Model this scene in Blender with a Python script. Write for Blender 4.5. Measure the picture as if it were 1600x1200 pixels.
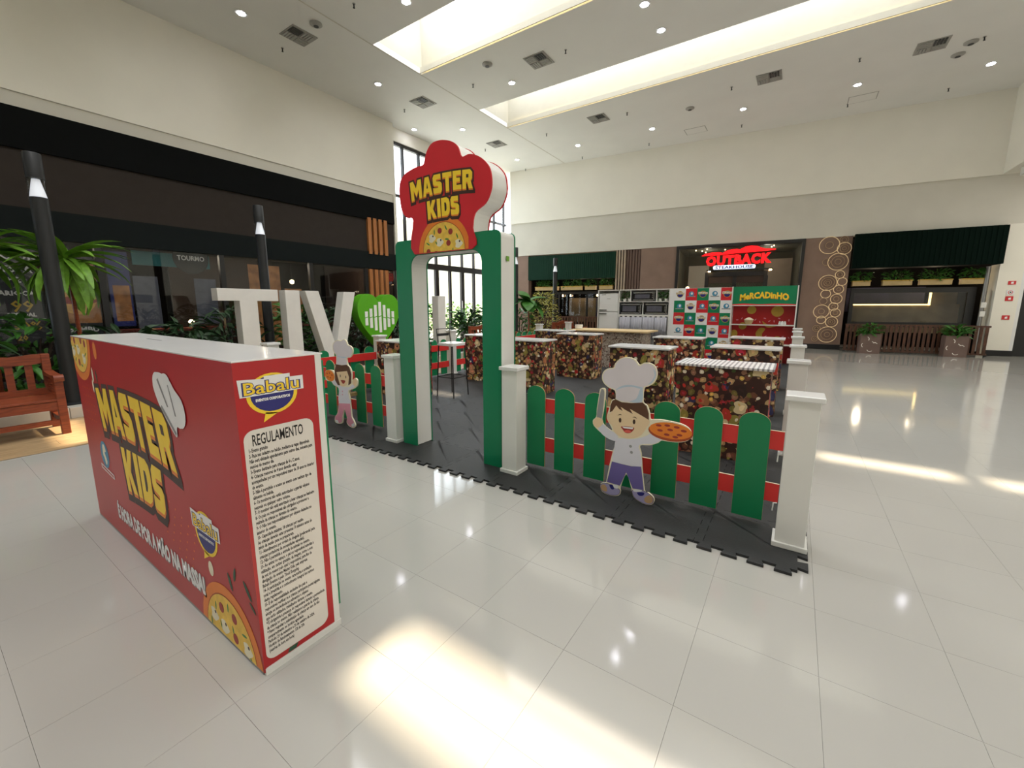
import bpy, bmesh, math, random
from mathutils import Vector, Matrix, Euler
random.seed(7)
for o in list(bpy.data.objects): bpy.data.objects.remove(o)
SC = bpy.context.scene
COL = SC.collection
PI = math.pi

# ------------------------------------------------------------------ camera, world, sun, exposure
cam_d = bpy.data.cameras.new('camera'); cam = bpy.data.objects.new('camera', cam_d); COL.objects.link(cam)
cam.location = (0, 0, 1.4)
cam.rotation_euler = (PI/2 - math.atan(105/650), 0, math.radians(34.05))
cam_d.sensor_fit = 'HORIZONTAL'; cam_d.sensor_width = 36; cam_d.lens = 36*650/1600
cam_d.shift_y = -17/1600
cam_d.clip_start = 0.05; cam_d.clip_end = 200
SC.camera = cam
vs = SC.view_settings
vs.view_transform = 'Standard'; vs.look = 'None'; vs.gamma = 1; vs.use_curve_mapping = False
vs.exposure = 0.25
SC.cycles.max_bounces = 7; SC.cycles.diffuse_bounces = 4; SC.cycles.glossy_bounces = 3; SC.cycles.transparent_max_bounces = 12; SC.cycles.sample_clamp_indirect = 8
W = bpy.data.worlds.new('sky'); SC.world = W; W.use_nodes = True
bg = W.node_tree.nodes['Background']; bg.inputs[0].default_value = (0.86, 0.93, 1.0, 1); bg.inputs[1].default_value = 4.5

def light(name, kind, loc, energy, color=(1, 1, 1), size=None, rot=(0, 0, 0), sx=None, sy=None):
    d = bpy.data.lights.new(name, kind); d.energy = energy; d.color = color
    if kind == 'AREA':
        d.shape = 'RECTANGLE'; d.size = sx; d.size_y = sy
    o = bpy.data.objects.new(name, d); o.location = loc; o.rotation_euler = rot; COL.objects.link(o)
    return o
SUN_T = 0.837                                   # metres travelled towards -y for each metre of fall
sun = light('sun', 'SUN', (0, 20, 24), 12.5, (1.0, 0.82, 0.58), rot=(-math.atan(SUN_T), 0, 0)); sun.data.angle = math.radians(0.95)
ZC = 7.05                                       # ceiling height
SKY_X0, SKY_X1 = -8.2, 2.2
SKY = [(-4.15, -2.7), (-0.55, 0.9), (3.05, 4.5), (6.7, 8.15), (10.42, 11.92)]      # skylight wells, y ranges; the first, unseen, is added to light camera-facing fronts
WELL = 8.43
for i, (y0, y1) in enumerate(SKY):              # daylight falling through each roof light
    light('skylight_daylight', 'AREA', ((SKY_X0+SKY_X1)/2, (y0+y1)/2, WELL-0.05), 250, (0.97, 0.975, 1.0), sx=SKY_X1-SKY_X0-0.1, sy=y1-y0-0.1).data.spread = math.radians(180)
light('side_hall_fill', 'AREA', (6.6, 6.5, 4.88), 330, (1.0, 0.97, 0.92), sx=1.6, sy=20)  # unseen lamp added to brighten the right-hand floor and column
light('facade_daylight', 'AREA', (-12.2, 12.9, 3.4), 300, (0.95, 0.98, 1.0), sx=6.2, sy=6.0, rot=(0, -PI/2, 0))

# ------------------------------------------------------------------ helpers
def lin(c):
    c /= 255.0
    return c/12.92 if c <= 0.04045 else ((c+0.055)/1.055)**2.4
MATS = {}
def M(name, rgb=None, rough=0.5, metal=0, emit=0, spec=0.5, var=0.06, vscale=6.0, bump=0.0, bscale=60.0, coat=0, pos=False, rnd=0.0, emit_rgb=None):
    if name in MATS: return MATS[name]
    m = bpy.data.materials.new(name); m.use_nodes = True; nt = m.node_tree; b = nt.nodes['Principled BSDF']
    c = tuple(lin(v) for v in rgb)
    b.inputs['Roughness'].default_value = rough; b.inputs['Metallic'].default_value = metal
    b.inputs['Specular IOR Level'].default_value = spec
    if coat: b.inputs['Coat Weight'].default_value = coat; b.inputs['Coat Roughness'].default_value = 0.05
    if var > 0 or bump > 0:
        tc = nt.nodes.new('ShaderNodeTexCoord'); src = tc.outputs['Object']
        if pos: src = nt.nodes.new('ShaderNodeNewGeometry').outputs['Position']
    if var > 0:
        n = nt.nodes.new('ShaderNodeTexNoise'); n.inputs['Scale'].default_value = vscale; n.inputs['Detail'].default_value = 4
        nt.links.new(src, n.inputs['Vector'])
        r = nt.nodes.new('ShaderNodeMapRange'); r.inputs[1].default_value = 0.3; r.inputs[2].default_value = 0.7
        r.inputs[3].default_value = 1-var; r.inputs[4].default_value = 1+var
        nt.links.new(n.outputs[0], r.inputs[0])
        if rnd:
            oi = nt.nodes.new('ShaderNodeObjectInfo'); mr = nt.nodes.new('ShaderNodeMapRange'); mr.inputs[3].default_value = 1-rnd; mr.inputs[4].default_value = 1+rnd
            mu = nt.nodes.new('ShaderNodeMath'); mu.operation = 'MULTIPLY'; nt.links.new(oi.outputs['Random'], mr.inputs[0]); nt.links.new(mr.outputs[0], mu.inputs[0]); nt.links.new(r.outputs[0], mu.inputs[1]); r = mu
        h = nt.nodes.new('ShaderNodeHueSaturation'); h.inputs['Color'].default_value = c+(1,)
        nt.links.new(r.outputs[0], h.inputs['Value']); nt.links.new(h.outputs[0], b.inputs['Base Color'])
    else:
        b.inputs['Base Color'].default_value = c+(1,)
    if bump > 0:
        n2 = nt.nodes.new('ShaderNodeTexNoise'); n2.inputs['Scale'].default_value = bscale; n2.inputs['Detail'].default_value = 3
        nt.links.new(src, n2.inputs['Vector'])
        bp = nt.nodes.new('ShaderNodeBump'); bp.inputs['Strength'].default_value = bump; bp.inputs['Distance'].default_value = 0.01
        nt.links.new(n2.outputs[0], bp.inputs['Height']); nt.links.new(bp.outputs[0], b.inputs['Normal'])
    if emit:
        e = tuple(lin(v) for v in (emit_rgb or rgb)); b.inputs['Emission Color'].default_value = e+(1,); b.inputs['Emission Strength'].default_value = emit
    MATS[name] = m
    return m
def glass_mat(name, tint=(255, 255, 255), clear=0.85, rough=0.01, refl=0.03):
    m = bpy.data.materials.new(name); m.use_nodes = True; nt = m.node_tree
    out = nt.nodes['Material Output']; nt.nodes.remove(nt.nodes['Principled BSDF'])
    t = nt.nodes.new('ShaderNodeBsdfTransparent'); t.inputs[0].default_value = tuple(lin(v)*clear for v in tint)+(1,)
    g = nt.nodes.new('ShaderNodeBsdfGlossy'); g.inputs['Roughness'].default_value = rough
    lw = nt.nodes.new('ShaderNodeLayerWeight'); lw.inputs[0].default_value = 0.5
    pw = nt.nodes.new('ShaderNodeMath'); pw.operation = 'POWER'; pw.inputs[1].default_value = 5; nt.links.new(lw.outputs['Facing'], pw.inputs[0])
    f = nt.nodes.new('ShaderNodeMath'); f.operation = 'MULTIPLY_ADD'; f.inputs[1].default_value = 0.9; f.inputs[2].default_value = refl; nt.links.new(pw.outputs[0], f.inputs[0])
    mx = nt.nodes.new('ShaderNodeMixShader'); nt.links.new(f.outputs[0], mx.inputs[0]); nt.links.new(t.outputs[0], mx.inputs[1]); nt.links.new(g.outputs[0], mx.inputs[2])
    nt.links.new(mx.outputs[0], out.inputs[0]); MATS[name] = m
    return m
def wood_mat(name, rgb1, rgb2, rough=0.45, scale=(2, 2, 30), axis=None):
    m = bpy.data.materials.new(name); m.use_nodes = True; nt = m.node_tree; b = nt.nodes['Principled BSDF']
    tc = nt.nodes.new('ShaderNodeTexCoord'); mp = nt.nodes.new('ShaderNodeMapping'); mp.inputs['Scale'].default_value = scale
    n = nt.nodes.new('ShaderNodeTexNoise'); n.inputs['Scale'].default_value = 2.5; n.inputs['Detail'].default_value = 6; n.inputs['Distortion'].default_value = 0.6
    oi = nt.nodes.new('ShaderNodeObjectInfo'); ad = nt.nodes.new('ShaderNodeVectorMath'); ad.operation = 'ADD'
    sc = nt.nodes.new('ShaderNodeVectorMath'); sc.operation = 'SCALE'; sc.inputs['Scale'].default_value = 40
    cb = nt.nodes.new('ShaderNodeCombineXYZ'); nt.links.new(oi.outputs['Random'], cb.inputs[0]); nt.links.new(oi.outputs['Random'], cb.inputs[2])
    nt.links.new(cb.outputs[0], sc.inputs[0])
    r = nt.nodes.new('ShaderNodeValToRGB'); r.color_ramp.elements[0].position = 0.3; r.color_ramp.elements[1].position = 0.7
    r.color_ramp.elements[0].color = tuple(lin(v) for v in rgb1)+(1,); r.color_ramp.elements[1].color = tuple(lin(v) for v in rgb2)+(1,)
    nt.links.new(tc.outputs['Object'], mp.inputs[0]); nt.links.new(mp.outputs[0], ad.inputs[0]); nt.links.new(sc.outputs[0], ad.inputs[1]); nt.links.new(ad.outputs[0], n.inputs['Vector'])
    nt.links.new(n.outputs[0], r.inputs[0]); nt.links.new(r.outputs[0], b.inputs['Base Color']); b.inputs['Roughness'].default_value = rough
    MATS[name] = m
    return m
def tag(o, label=None, cat=None, group=None, kind=None):
    if label: o['label'] = label
    if cat: o['category'] = cat
    if group: o['group'] = group
    if kind: o['kind'] = kind
    return o
WORLD = set()
def thing(name, label, cat, loc=(0, 0, 0), rz=0, group=None, world=True):
    o = bpy.data.objects.new(name, None); o.location = loc; o.rotation_euler = (0, 0, rz); o.empty_display_size = 0.1
    COL.objects.link(o)
    if world: WORLD.add(o)
    return tag(o, label, cat, group)
def attach(o, parent):
    o.parent = parent
    if parent in WORLD:
        o.matrix_parent_inverse = (Matrix.Translation(parent.location) @ parent.rotation_euler.to_matrix().to_4x4()).inverted()
class Fr:
    def __init__(s, o, u, v):
        s.o = Vector(o); s.u = Vector(u).normalized(); s.v = Vector(v).normalized(); s.n = s.u.cross(s.v)
    def p(s, a, b, c=0): return s.o + s.u*a + s.v*b + s.n*c
def area2(P): return sum(P[i-1][0]*P[i][1]-P[i][0]*P[i-1][1] for i in range(len(P)))
def ccw(P): return list(P) if area2(P) > 0 else list(P)[::-1]
class MB:
    def __init__(s): s.v = []; s.f = []
    def add(s, vs, fs):
        k = len(s.v); s.v += [tuple(v) for v in vs]; s.f += [tuple(i+k for i in f) for f in fs]; return s
    def box(s, x0, y0, z0, x1, y1, z1):
        x0, x1 = min(x0, x1), max(x0, x1); y0, y1 = min(y0, y1), max(y0, y1); z0, z1 = min(z0, z1), max(z0, z1)
        return s.add([(x0,y0,z0),(x1,y0,z0),(x1,y1,z0),(x0,y1,z0),(x0,y0,z1),(x1,y0,z1),(x1,y1,z1),(x0,y1,z1)],
                     [(3,2,1,0),(4,5,6,7),(0,1,5,4),(1,2,6,5),(2,3,7,6),(3,0,4,7)])
    def prism(s, poly, fr, c0, c1):
        P = ccw(poly); n = len(P)
        s.add([fr.p(a, b, c0) for a, b in P]+[fr.p(a, b, c1) for a, b in P],
              [tuple(range(n))[::-1], tuple(range(n, 2*n))]+[(i, (i+1) % n, n+(i+1) % n, n+i) for i in range(n)]); return s
    def face(s, poly, fr, c):
        P = ccw(poly); return s.add([fr.p(a, b, c) for a, b in P], [tuple(range(len(P)))])
    def tube(s, pts, rad, n=10, cap=True):
        pts = [Vector(p) for p in pts]; rad = rad if isinstance(rad, (list, tuple)) else [rad]*len(pts)
        vs = []; up = None
        for i, p in enumerate(pts):
            t = (pts[min(i+1, len(pts)-1)]-pts[max(i-1, 0)]).normalized()
            if up is None: up = t.orthogonal().normalized()
            a = (up - t*up.dot(t)).normalized(); b = t.cross(a); up = a
            vs += [p + (a*math.cos(2*PI*k/n)+b*math.sin(2*PI*k/n))*rad[i] for k in range(n)]
        fs = [(i*n+k, i*n+(k+1) % n, (i+1)*n+(k+1) % n, (i+1)*n+k) for i in range(len(pts)-1) for k in range(n)]
        if cap: fs += [tuple(range(n))[::-1], tuple(range((len(pts)-1)*n, len(pts)*n))]
        return s.add(vs, fs)
    def lathe(s, prof, c=(0, 0, 0), n=20):
        vs = []; c = Vector(c)
        for r, z in prof: vs += [c+Vector((r*math.cos(2*PI*k/n), r*math.sin(2*PI*k/n), z)) for k in range(n)]
        fs = [(i*n+k, i*n+(k+1) % n, (i+1)*n+(k+1) % n, (i+1)*n+k) for i in range(len(prof)-1) for k in range(n)]
        fs += [tuple(range(n))[::-1], tuple(range((len(prof)-1)*n, len(prof)*n))]
        return s.add(vs, fs)
    def mesh(s, name, mat, smooth=False):
        me = bpy.data.meshes.new(name); me.from_pydata(s.v, [], s.f); me.update()
        if mat: me.materials.append(mat if not isinstance(mat, str) else MATS[mat])
        if smooth:
            for p in me.polygons: p.use_smooth = True
            if hasattr(me, 'set_sharp_from_angle'): me.set_sharp_from_angle(angle=math.radians(40))
        return me
    def build(s, name, mat, parent=None, smooth=False, bevel=0, kind=None, label=None):
        return put(s.mesh(name, mat, smooth), name, parent, bevel, kind, label)
def put(me, name, parent=None, bevel=0, kind=None, label=None):
    o = bpy.data.objects.new(name, me); COL.objects.link(o)
    if parent: attach(o, parent)
    if bevel:
        b = o.modifiers.new('bevel', 'BEVEL'); b.width = bevel; b.segments = 2; b.limit_method = 'ANGLE'
    if kind: o['kind'] = kind
    if label: o['label'] = label
    return o
def bx(name, mat, a, parent=None, bevel=0, kind=None, label=None): return MB().box(*a).build(name, mat, parent, False, bevel, kind, label)
def copy_tree(o, parent=None):
    c = o.copy(); COL.objects.link(c)
    if parent is not None: c.parent = parent
    for ch in list(o.children): copy_tree(ch, c)
    return c
def circle(cx, cy, rx, ry=None, n=24, rot=0, a0=0, a1=2*PI):
    ry = rx if ry is None else ry; P = []
    full = abs(a1-a0-2*PI) < 1e-6
    for k in range(n if full else n+1):
        a = a0+(a1-a0)*k/n; x = rx*math.cos(a); y = ry*math.sin(a)
        P.append((cx+x*math.cos(rot)-y*math.sin(rot), cy+x*math.sin(rot)+y*math.cos(rot)))
    return P
def rrect(x0, y0, x1, y1, r, n=5):
    P = []
    for cx, cy, a in ((x1-r, y0+r, -PI/2), (x1-r, y1-r, 0), (x0+r, y1-r, PI/2), (x0+r, y0+r, PI)):
        P += [(cx+r*math.cos(a+PI/2*k/n), cy+r*math.sin(a+PI/2*k/n)) for k in range(n+1)]
    return P
def smooth_poly(P, k=4):
    n = len(P); Q = []
    for i in range(n):
        p0, p1, p2, p3 = P[i-1], P[i], P[(i+1) % n], P[(i+2) % n]
        for j in range(k):
            t = j/k
            Q.append(tuple(0.5*(2*p1[c]+(p2[c]-p0[c])*t+(2*p0[c]-5*p1[c]+4*p2[c]-p3[c])*t*t+(3*p1[c]-p0[c]-3*p2[c]+p3[c])*t**3) for c in (0, 1)))
    return Q
def clip(P, f):                                  # keep the part of a polygon where f(point) >= 0
    out = []
    for i in range(len(P)):
        a, b = P[i-1], P[i]; fa, fb = f(a), f(b)
        if (fa >= 0) != (fb >= 0):
            t = fa/(fa-fb); out.append((a[0]+(b[0]-a[0])*t, a[1]+(b[1]-a[1])*t))
        if fb >= 0: out.append(b)
    return out
def offset_poly(P, d):
    P = ccw(P); n = len(P); out = []
    for i in range(n):
        a, b, c = P[i-1], P[i], P[(i+1) % n]
        e1 = Vector((b[0]-a[0], b[1]-a[1])).normalized(); e2 = Vector((c[0]-b[0], c[1]-b[1])).normalized()
        n1 = Vector((e1.y, -e1.x)); n2 = Vector((e2.y, -e2.x)); m = n1+n2
        if m.length < 1e-4: m = n1
        m.normalize(); k = d/max(0.45, m.dot(n1)); out.append((b[0]+m.x*k, b[1]+m.y*k))
    return out
def decal(name, polys, mat, fr, c, parent, label=None, split=False):
    if split:
        for P in polys:
            if len(P) > 2: MB().face(P, fr, c).build(name, mat, parent, label=label)
        return
    mb = MB()
    for P in polys:
        if len(P) > 2: mb.face(P, fr, c)
    return mb.build(name, mat, parent, label=label)
def text(s, size, fr, at, c, mat, name, parent, align='CENTER', bold=0.0, sx=1.0, ext=0.0, warp=None, label=None, fit=None, line=1.0, shear=0.0, res=2, space=1.0):
    cu = bpy.data.curves.new('text', 'FONT'); cu.body = s; cu.size = size; cu.align_x = align; cu.offset = bold; cu.extrude = ext; cu.resolution_u = res
    cu.space_line = line; cu.space_character = space; cu.shear = shear; cu.fill_mode = 'FRONT' if ext == 0 else 'BOTH'
    ob = bpy.data.objects.new('text', cu); COL.objects.link(ob)
    me = bpy.data.meshes.new_from_object(ob.evaluated_get(bpy.context.evaluated_depsgraph_get()))
    bpy.data.objects.remove(ob); bpy.data.curves.remove(cu)
    if fit and len(me.vertices):
        xs = [v.co.x for v in me.vertices]; sx = fit/(max(xs)-min(xs))
    for v in me.vertices:
        x, y = v.co.x*sx+at[0], v.co.y+at[1]
        if warp: x, y = warp(x, y)
        v.co = fr.p(x, y, c+v.co.z)
    me.name = name; me.materials.clear(); me.materials.append(MATS[mat] if isinstance(mat, str) else mat)
    return put(me, name, parent, label=label)
GLY = {
 'M': (1.0, [(0,0),(0,1),(.3,1),(.5,.6),(.7,1),(1,1),(1,0),(.72,0),(.72,.5),(.5,.15),(.28,.5),(.28,0)], None),
 'A': (.85, [(0,0),(.25,1),(.6,1),(.85,0),(.58,0),(.55,.18),(.3,.18),(.27,0)], [(.36,.4),(.425,.72),(.49,.4)]),
 'S': (.75, [(0,.06),(0,.33),(.42,.29),(.42,.37),(.1,.42),(0,.55),(0,.85),(.12,1),(.68,1),(.68,.72),(.3,.72),(.3,.64),(.62,.6),(.75,.48),(.75,.15),(.62,0),(.1,0)], None),
 'T': (.75, [(0,1),(.75,1),(.75,.73),(.52,.73),(.52,0),(.23,0),(.23,.73),(0,.73)], None),
 'E': (.68, [(0,0),(0,1),(.66,1),(.66,.75),(.3,.75),(.3,.63),(.58,.63),(.58,.4),(.3,.4),(.3,.26),(.68,.26),(.68,0)], None),
 'R': (.82, [(0,0),(0,1),(.6,1),(.76,.85),(.76,.55),(.64,.42),(.82,0),(.5,0),(.38,.34),(.3,.34),(.3,0)], [(.3,.76),(.3,.58),(.48,.58),(.48,.76)]),
 'K': (.87, [(0,0),(0,1),(.3,1),(.3,.65),(.5,1),(.83,1),(.55,.52),(.87,0),(.53,0),(.3,.4),(.3,0)], None),
 'I': (.32, [(0,0),(0,1),(.32,1),(.32,0)], None),
 'D': (.78, [(0,0),(0,1),(.5,1),(.7,.9),(.78,.7),(.78,.3),(.7,.1),(.5,0)], [(.3,.27),(.3,.73),(.42,.73),(.48,.62),(.48,.38),(.42,.27)]),
}
def word_polys(word, warp):
    gap = .07; tot = sum(GLY[c][0] for c in word)+gap*(len(word)-1); x = 0; L = []; H = []
    for c in word:
        w, P, h = GLY[c]
        L.append([warp((x+a)/tot, b) for a, b in P])
        if h: H.append([warp((x+a)/tot, b) for a, b in h])
        x += w+gap
    return L, H
def quad_warp(bl, br, tr, tl, arch=0.0):
    def f(u, v):
        x = (bl[0]*(1-u)+br[0]*u)*(1-v)+(tl[0]*(1-u)+tr[0]*u)*v
        y = (bl[1]*(1-u)+br[1]*u)*(1-v)+(tl[1]*(1-u)+tr[1]*u)*v
        return (x, y+arch*4*u*(1-u))
    return f
def big_logo(words, fr, c, parent, t):
    """cartoon block lettering: dark drop, orange lower edge, yellow face"""
    sh, mid, top, ho = [], [], [], []
    for w, wp in words:
        L, H = word_polys(w, wp)
        for P in L:
            sh.append([(a, b-t*1.6) for a, b in offset_poly(P, t*1.25)]); sh.append(offset_poly(P, t*1.25))
            sh.append([(a, b-t*0.8) for a, b in offset_poly(P, t*1.25)])
            mid.append([(a, b-t*0.75) for a, b in P]); mid.append(P); top.append([(a, b+t*.1) for a, b in offset_poly(P, -t*.12)])
        ho += H
    s = MB()
    for i, P in enumerate(sh): s.face(P, fr, c+0.00004*(i % 12))
    s.build('lettering_outline', 'ink_brown', parent)
    s = MB()
    for i, P in enumerate(mid): s.face(P, fr, c+0.0008+0.00004*(i % 8))
    s.build('lettering_edge', 'print_orange', parent)
    decal('lettering', top, 'print_yellow', fr, c+0.0014, parent, 'yellow block letters reading MASTER KIDS')
    decal('letter_counter', ho, 'ink_brown', fr, c+0.0018, parent)
def pizza(fr, c, cx, cy, R, parent, seed, keep=None, tilt=1.0):
    rnd = random.Random(seed)
    def K(P):
        for f in (keep or []): P = clip(P, f) if P else P
        return P
    decal('pizza_crust', [K(circle(cx, cy, R, R*tilt, 40))], 'print_orange', fr, c, parent)
    decal('pizza_rim', [K(circle(cx, cy, R*.83, R*.83*tilt, 40))], 'print_rust', fr, c+.0003, parent)
    decal('pizza_cheese', [K(circle(cx, cy, R*.81, R*.81*tilt, 40))], 'print_cheese', fr, c+.0006, parent)
    pep, mush, gr, ol = [], [], [], []
    for ring, n in ((.3, 5), (.6, 9)):
        for k in range(n):
            a = 2*PI*k/n+ring*3+rnd.uniform(-.12, .12); x = cx+R*ring*math.cos(a); y = cy+R*ring*tilt*math.sin(a)
            if k % 2 == 0: pep.append(K(circle(x, y, R*.085, R*.085*tilt, 14)))
            else:
                mush.append(K(smooth_poly([(x+R*.13*math.cos(b)*(1+.3*math.cos(3*b)), y+R*.12*tilt*math.sin(b)) for b in [2*PI*j/8 for j in range(8)]], 2)))
                ol.append(K(circle(x+R*.05, y+R*.06, R*.03, R*.03, 8)))
            b = a+.33; x = cx+R*(ring+.06)*math.cos(b); y = cy+R*(ring+.06)*tilt*math.sin(b)
            gr.append(K(circle(x, y, R*.08, R*.022, 10, rnd.uniform(0, PI))))
    decal('printed_pepper', gr, 'print_green', fr, c+.0008, parent, split=True)
    decal('printed_mushroom', mush, 'print_cream', fr, c+.0009, parent, split=True)
    decal('printed_pepperoni', pep, 'print_pepper', fr, c+.0010, parent, split=True)
    decal('printed_olive', ol, 'ink_brown', fr, c+.0012, parent, split=True)
def babalu(fr, c, cx, cy, w, h, parent, small=False):
    """round yellow and navy speech-bubble logo with the word Babalu"""
    rx, ry = w*.40, h*.5
    decal('logo_bubble', [circle(cx, cy, rx*1.02, ry*.98, 28), [(cx-rx*.35, cy-ry*.85), (cx-rx*.45, cy-ry*1.3), (cx+rx*.15, cy-ry*.95)]], 'print_yellow', fr, c, parent)
    decal('logo_disc', [circle(cx, cy+ry*.02, rx*.87, ry*.86, 28)], 'print_navy', fr, c+.0003, parent)
    decal('logo_banner', [[(cx-w*.5, cy+h*.0), (cx+w*.52, cy-h*.0), (cx+w*.52, cy+h*.34), (cx+w*.30, cy+h*.34), (cx+w*.30, cy+h*.43), (cx-w*.12, cy+h*.43), (cx-w*.12, cy+h*.37), (cx-w*.52, cy+h*.41)]], 'print_white', fr, c+.0006, parent)
    s = h*.40
    if not small or w > .2:
        text('Babalu', s, fr, (cx, cy+h*.045), c+.0009, 'print_navy', 'logo_text_outline', parent, bold=s*.055, fit=w*.93)
        text('Babalu', s, fr, (cx, cy+h*.045), c+.0012, 'print_yellow', 'logo_text', parent, bold=s*.012, fit=w*.88)
        text('EVENTOS CORPORATIVOS', h*.085, fr, (cx, cy-h*.14), c+.0009, 'print_white', 'logo_small_text', parent, bold=.0008, fit=w*.55)
# ------------------------------------------------------------------ materials
M('wall_white', (242, 238, 225), 0.75, var=0.02, vscale=1.2, bump=0.04, bscale=40)
M('ceiling_white', (240, 239, 234), 0.85, var=0.02, vscale=1.0)
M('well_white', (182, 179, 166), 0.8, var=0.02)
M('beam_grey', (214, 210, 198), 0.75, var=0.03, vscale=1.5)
M('white_paint', (232, 231, 226), 0.35, var=0.03, vscale=3)
M('white_gloss', (236, 236, 234), 0.15, var=0.02, vscale=3)
M('tile_white', (178, 176, 170), 0.08, spec=0.5, var=0.03, vscale=0.9, pos=True)
M('grout', (160, 157, 150), 0.8, var=0.05)
M('black_band', (11, 13, 13), 0.8, spec=0.12, var=0.1, bump=0.1, bscale=120)
M('brown_band', (56, 50, 46), 0.8, spec=0.15, var=0.05, bump=0.08, bscale=120)
M('canopy_dark', (21, 27, 27), 0.75, spec=0.15, var=0.06)
M('frame_dark', (26, 26, 27), 0.4, var=0.08)
M('frame_brown', (38, 33, 32), 0.4, var=0.08)
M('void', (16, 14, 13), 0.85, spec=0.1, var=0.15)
M('room_olive', (92, 88, 70), 0.8, var=0.15, vscale=2)
M('interior_brown', (58, 42, 32), 0.7, var=0.2, vscale=2)
M('panel_brown', (140, 116, 102), 0.8, var=0.10, vscale=2.2, bump=0.25, bscale=22)
M('pleat_light', (176, 158, 138), 0.7, var=0.06)
M('pleat_dark', (104, 82, 72), 0.75, var=0.06)
M('awning_green', (22, 56, 42), 0.75, spec=0.2, var=0.06, vscale=2)
M('awning_dark', (5, 22, 16), 0.8, spec=0.08, var=0.06, vscale=2)
M('box_beige', (196, 170, 120), 0.6, var=0.08)
M('leaf_green', (58, 112, 38), 0.45, var=0.3, vscale=14)
M('leaf_bright', (104, 150, 44), 0.45, var=0.3, vscale=12)
M('leaf_dark', (36, 66, 34), 0.45, var=0.35, vscale=12)
M('leaf_yellow', (168, 164, 72), 0.5, var=0.3, vscale=14)
M('soil', (48, 36, 28), 0.95, var=0.3, vscale=20, bump=0.6, bscale=40)
M('marble', (206, 202, 192), 0.25, var=0.06, vscale=4)
M('metal_dark', (38, 40, 42), 0.45, metal=0.2, var=0.08)
M('metal_grey', (150, 150, 150), 0.3, metal=0.9, var=0.04)
M('steel', (178, 178, 176), 0.25, metal=0.8, var=0.04)
M('black_gloss', (18, 18, 19), 0.12, var=0.05)
M('black_matte', (24, 24, 25), 0.6, var=0.08)
M('vent_light', (168, 166, 160), 0.6, var=0.05)
M('vent_dark', (66, 66, 64), 0.6, var=0.05)
M('lamp_emit', (245, 244, 255), 0.4, emit=55, var=0.0)
M('lamp_warm', (255, 214, 150), 0.4, emit=14, var=0.0)
M('cove_led', (255, 226, 150), 0.4, emit=4.5, var=0.0)
M('led_warm', (255, 222, 140), 0.4, emit=3.5, var=0.0)
M('post_emit', (240, 242, 250), 0.2, emit=0.4, var=0.0)
M('mat_foam', (43, 44, 45), 0.6, var=0.10, vscale=5, rnd=0.22, bump=0.25, bscale=160)
M('fence_green', (8, 132, 82), 0.45, var=0.03)
M('arch_green', (4, 128, 84), 0.4, var=0.02)
M('fence_red', (226, 52, 48), 0.45, var=0.03)
M('ply_edge', (176, 146, 100), 0.7, var=0.1, vscale=30)
M('print_red', (182, 30, 34), 0.35, var=0.08, vscale=1.6)
M('hat_red', (214, 36, 48), 0.4, var=0.03)
M('print_yellow', (255, 218, 52), 0.45, var=0.06, vscale=12)
M('print_orange', (236, 132, 42), 0.45, var=0.06, vscale=9)
M('print_rust', (176, 74, 34), 0.5, var=0.06)
M('print_cheese', (238, 196, 78), 0.5, var=0.12, vscale=25)
M('print_cream', (240, 232, 205), 0.5, var=0.05)
M('print_pepper', (158, 52, 44), 0.5, var=0.1, vscale=30)
M('print_green', (60, 130, 62), 0.5, var=0.1)
M('print_dkgreen', (44, 86, 62), 0.5, var=0.1)
M('print_white', (240, 240, 240), 0.45, var=0.02)
M('print_card', (228, 222, 214), 0.45, var=0.02)
M('print_navy', (38, 38, 120), 0.45, var=0.04)
M('print_blue', (64, 140, 178), 0.45, var=0.15, vscale=20)
M('print_black', (30, 26, 26), 0.5, var=0.0)
M('ink_brown', (62, 36, 28), 0.5, var=0.04)
M('print_gold', (196, 160, 60), 0.5, var=0.1)
M('print_grey', (150, 150, 150), 0.5, var=0.05)
M('hat_print', (226, 218, 224), 0.45, var=0.03)
M('hat_blue', (190, 208, 224), 0.45, var=0.03)
M('hair_print', (92, 58, 40), 0.45, var=0.05)
M('skin_print', (240, 212, 172), 0.45, var=0.02)
M('shirt_print', (224, 222, 232), 0.45, var=0.02)
M('pants_print', (108, 96, 160), 0.45, var=0.03)
M('pink_print', (226, 152, 172), 0.45, var=0.04)
M('shoe_print', (168, 160, 200), 0.45, var=0.04)
M('toe_print', (196, 160, 120), 0.45, var=0.04)
M('mouth_print', (160, 48, 40), 0.45, var=0.03)
M('tongue_print', (226, 96, 84), 0.45, var=0.03)
M('heart_green', (88, 172, 28), 0.3, var=0.03)
M('letter_white', (226, 224, 220), 0.35, var=0.03)
M('sign_red', (255, 20, 30), 0.4, emit=1.3, var=0.0, emit_rgb=(255, 12, 20))
M('sign_white', (220, 232, 255), 0.4, emit=1.0, var=0.0)
M('sign_blue', (60, 120, 190), 0.4, var=0.0)
M('apron_grey', (168, 168, 176), 0.8, var=0.08, vscale=5)
M('cloth_cream', (215, 200, 170), 0.7, var=0.05)
M('counter_wood', (212, 186, 140), 0.4, var=0.08, vscale=6)
M('safety_red', (206, 40, 46), 0.4, var=0.03)
M('out_wall', (226, 216, 190), 0.9, var=0.05, vscale=1.0)
M('out_ground', (190, 186, 172), 0.9, var=0.08)
M('hedge', (110, 160, 70), 0.8, var=0.35, vscale=6, bump=0.6, bscale=18)
M('teal_panel', (20, 96, 96), 0.5, var=0.1)
M('poster_dark', (48, 46, 48), 0.5, var=0.12, vscale=4)
M('poster_food', (176, 116, 66), 0.5, var=0.35, vscale=7)
M('poster_food2', (226, 170, 90), 0.5, var=0.3, vscale=9)
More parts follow.
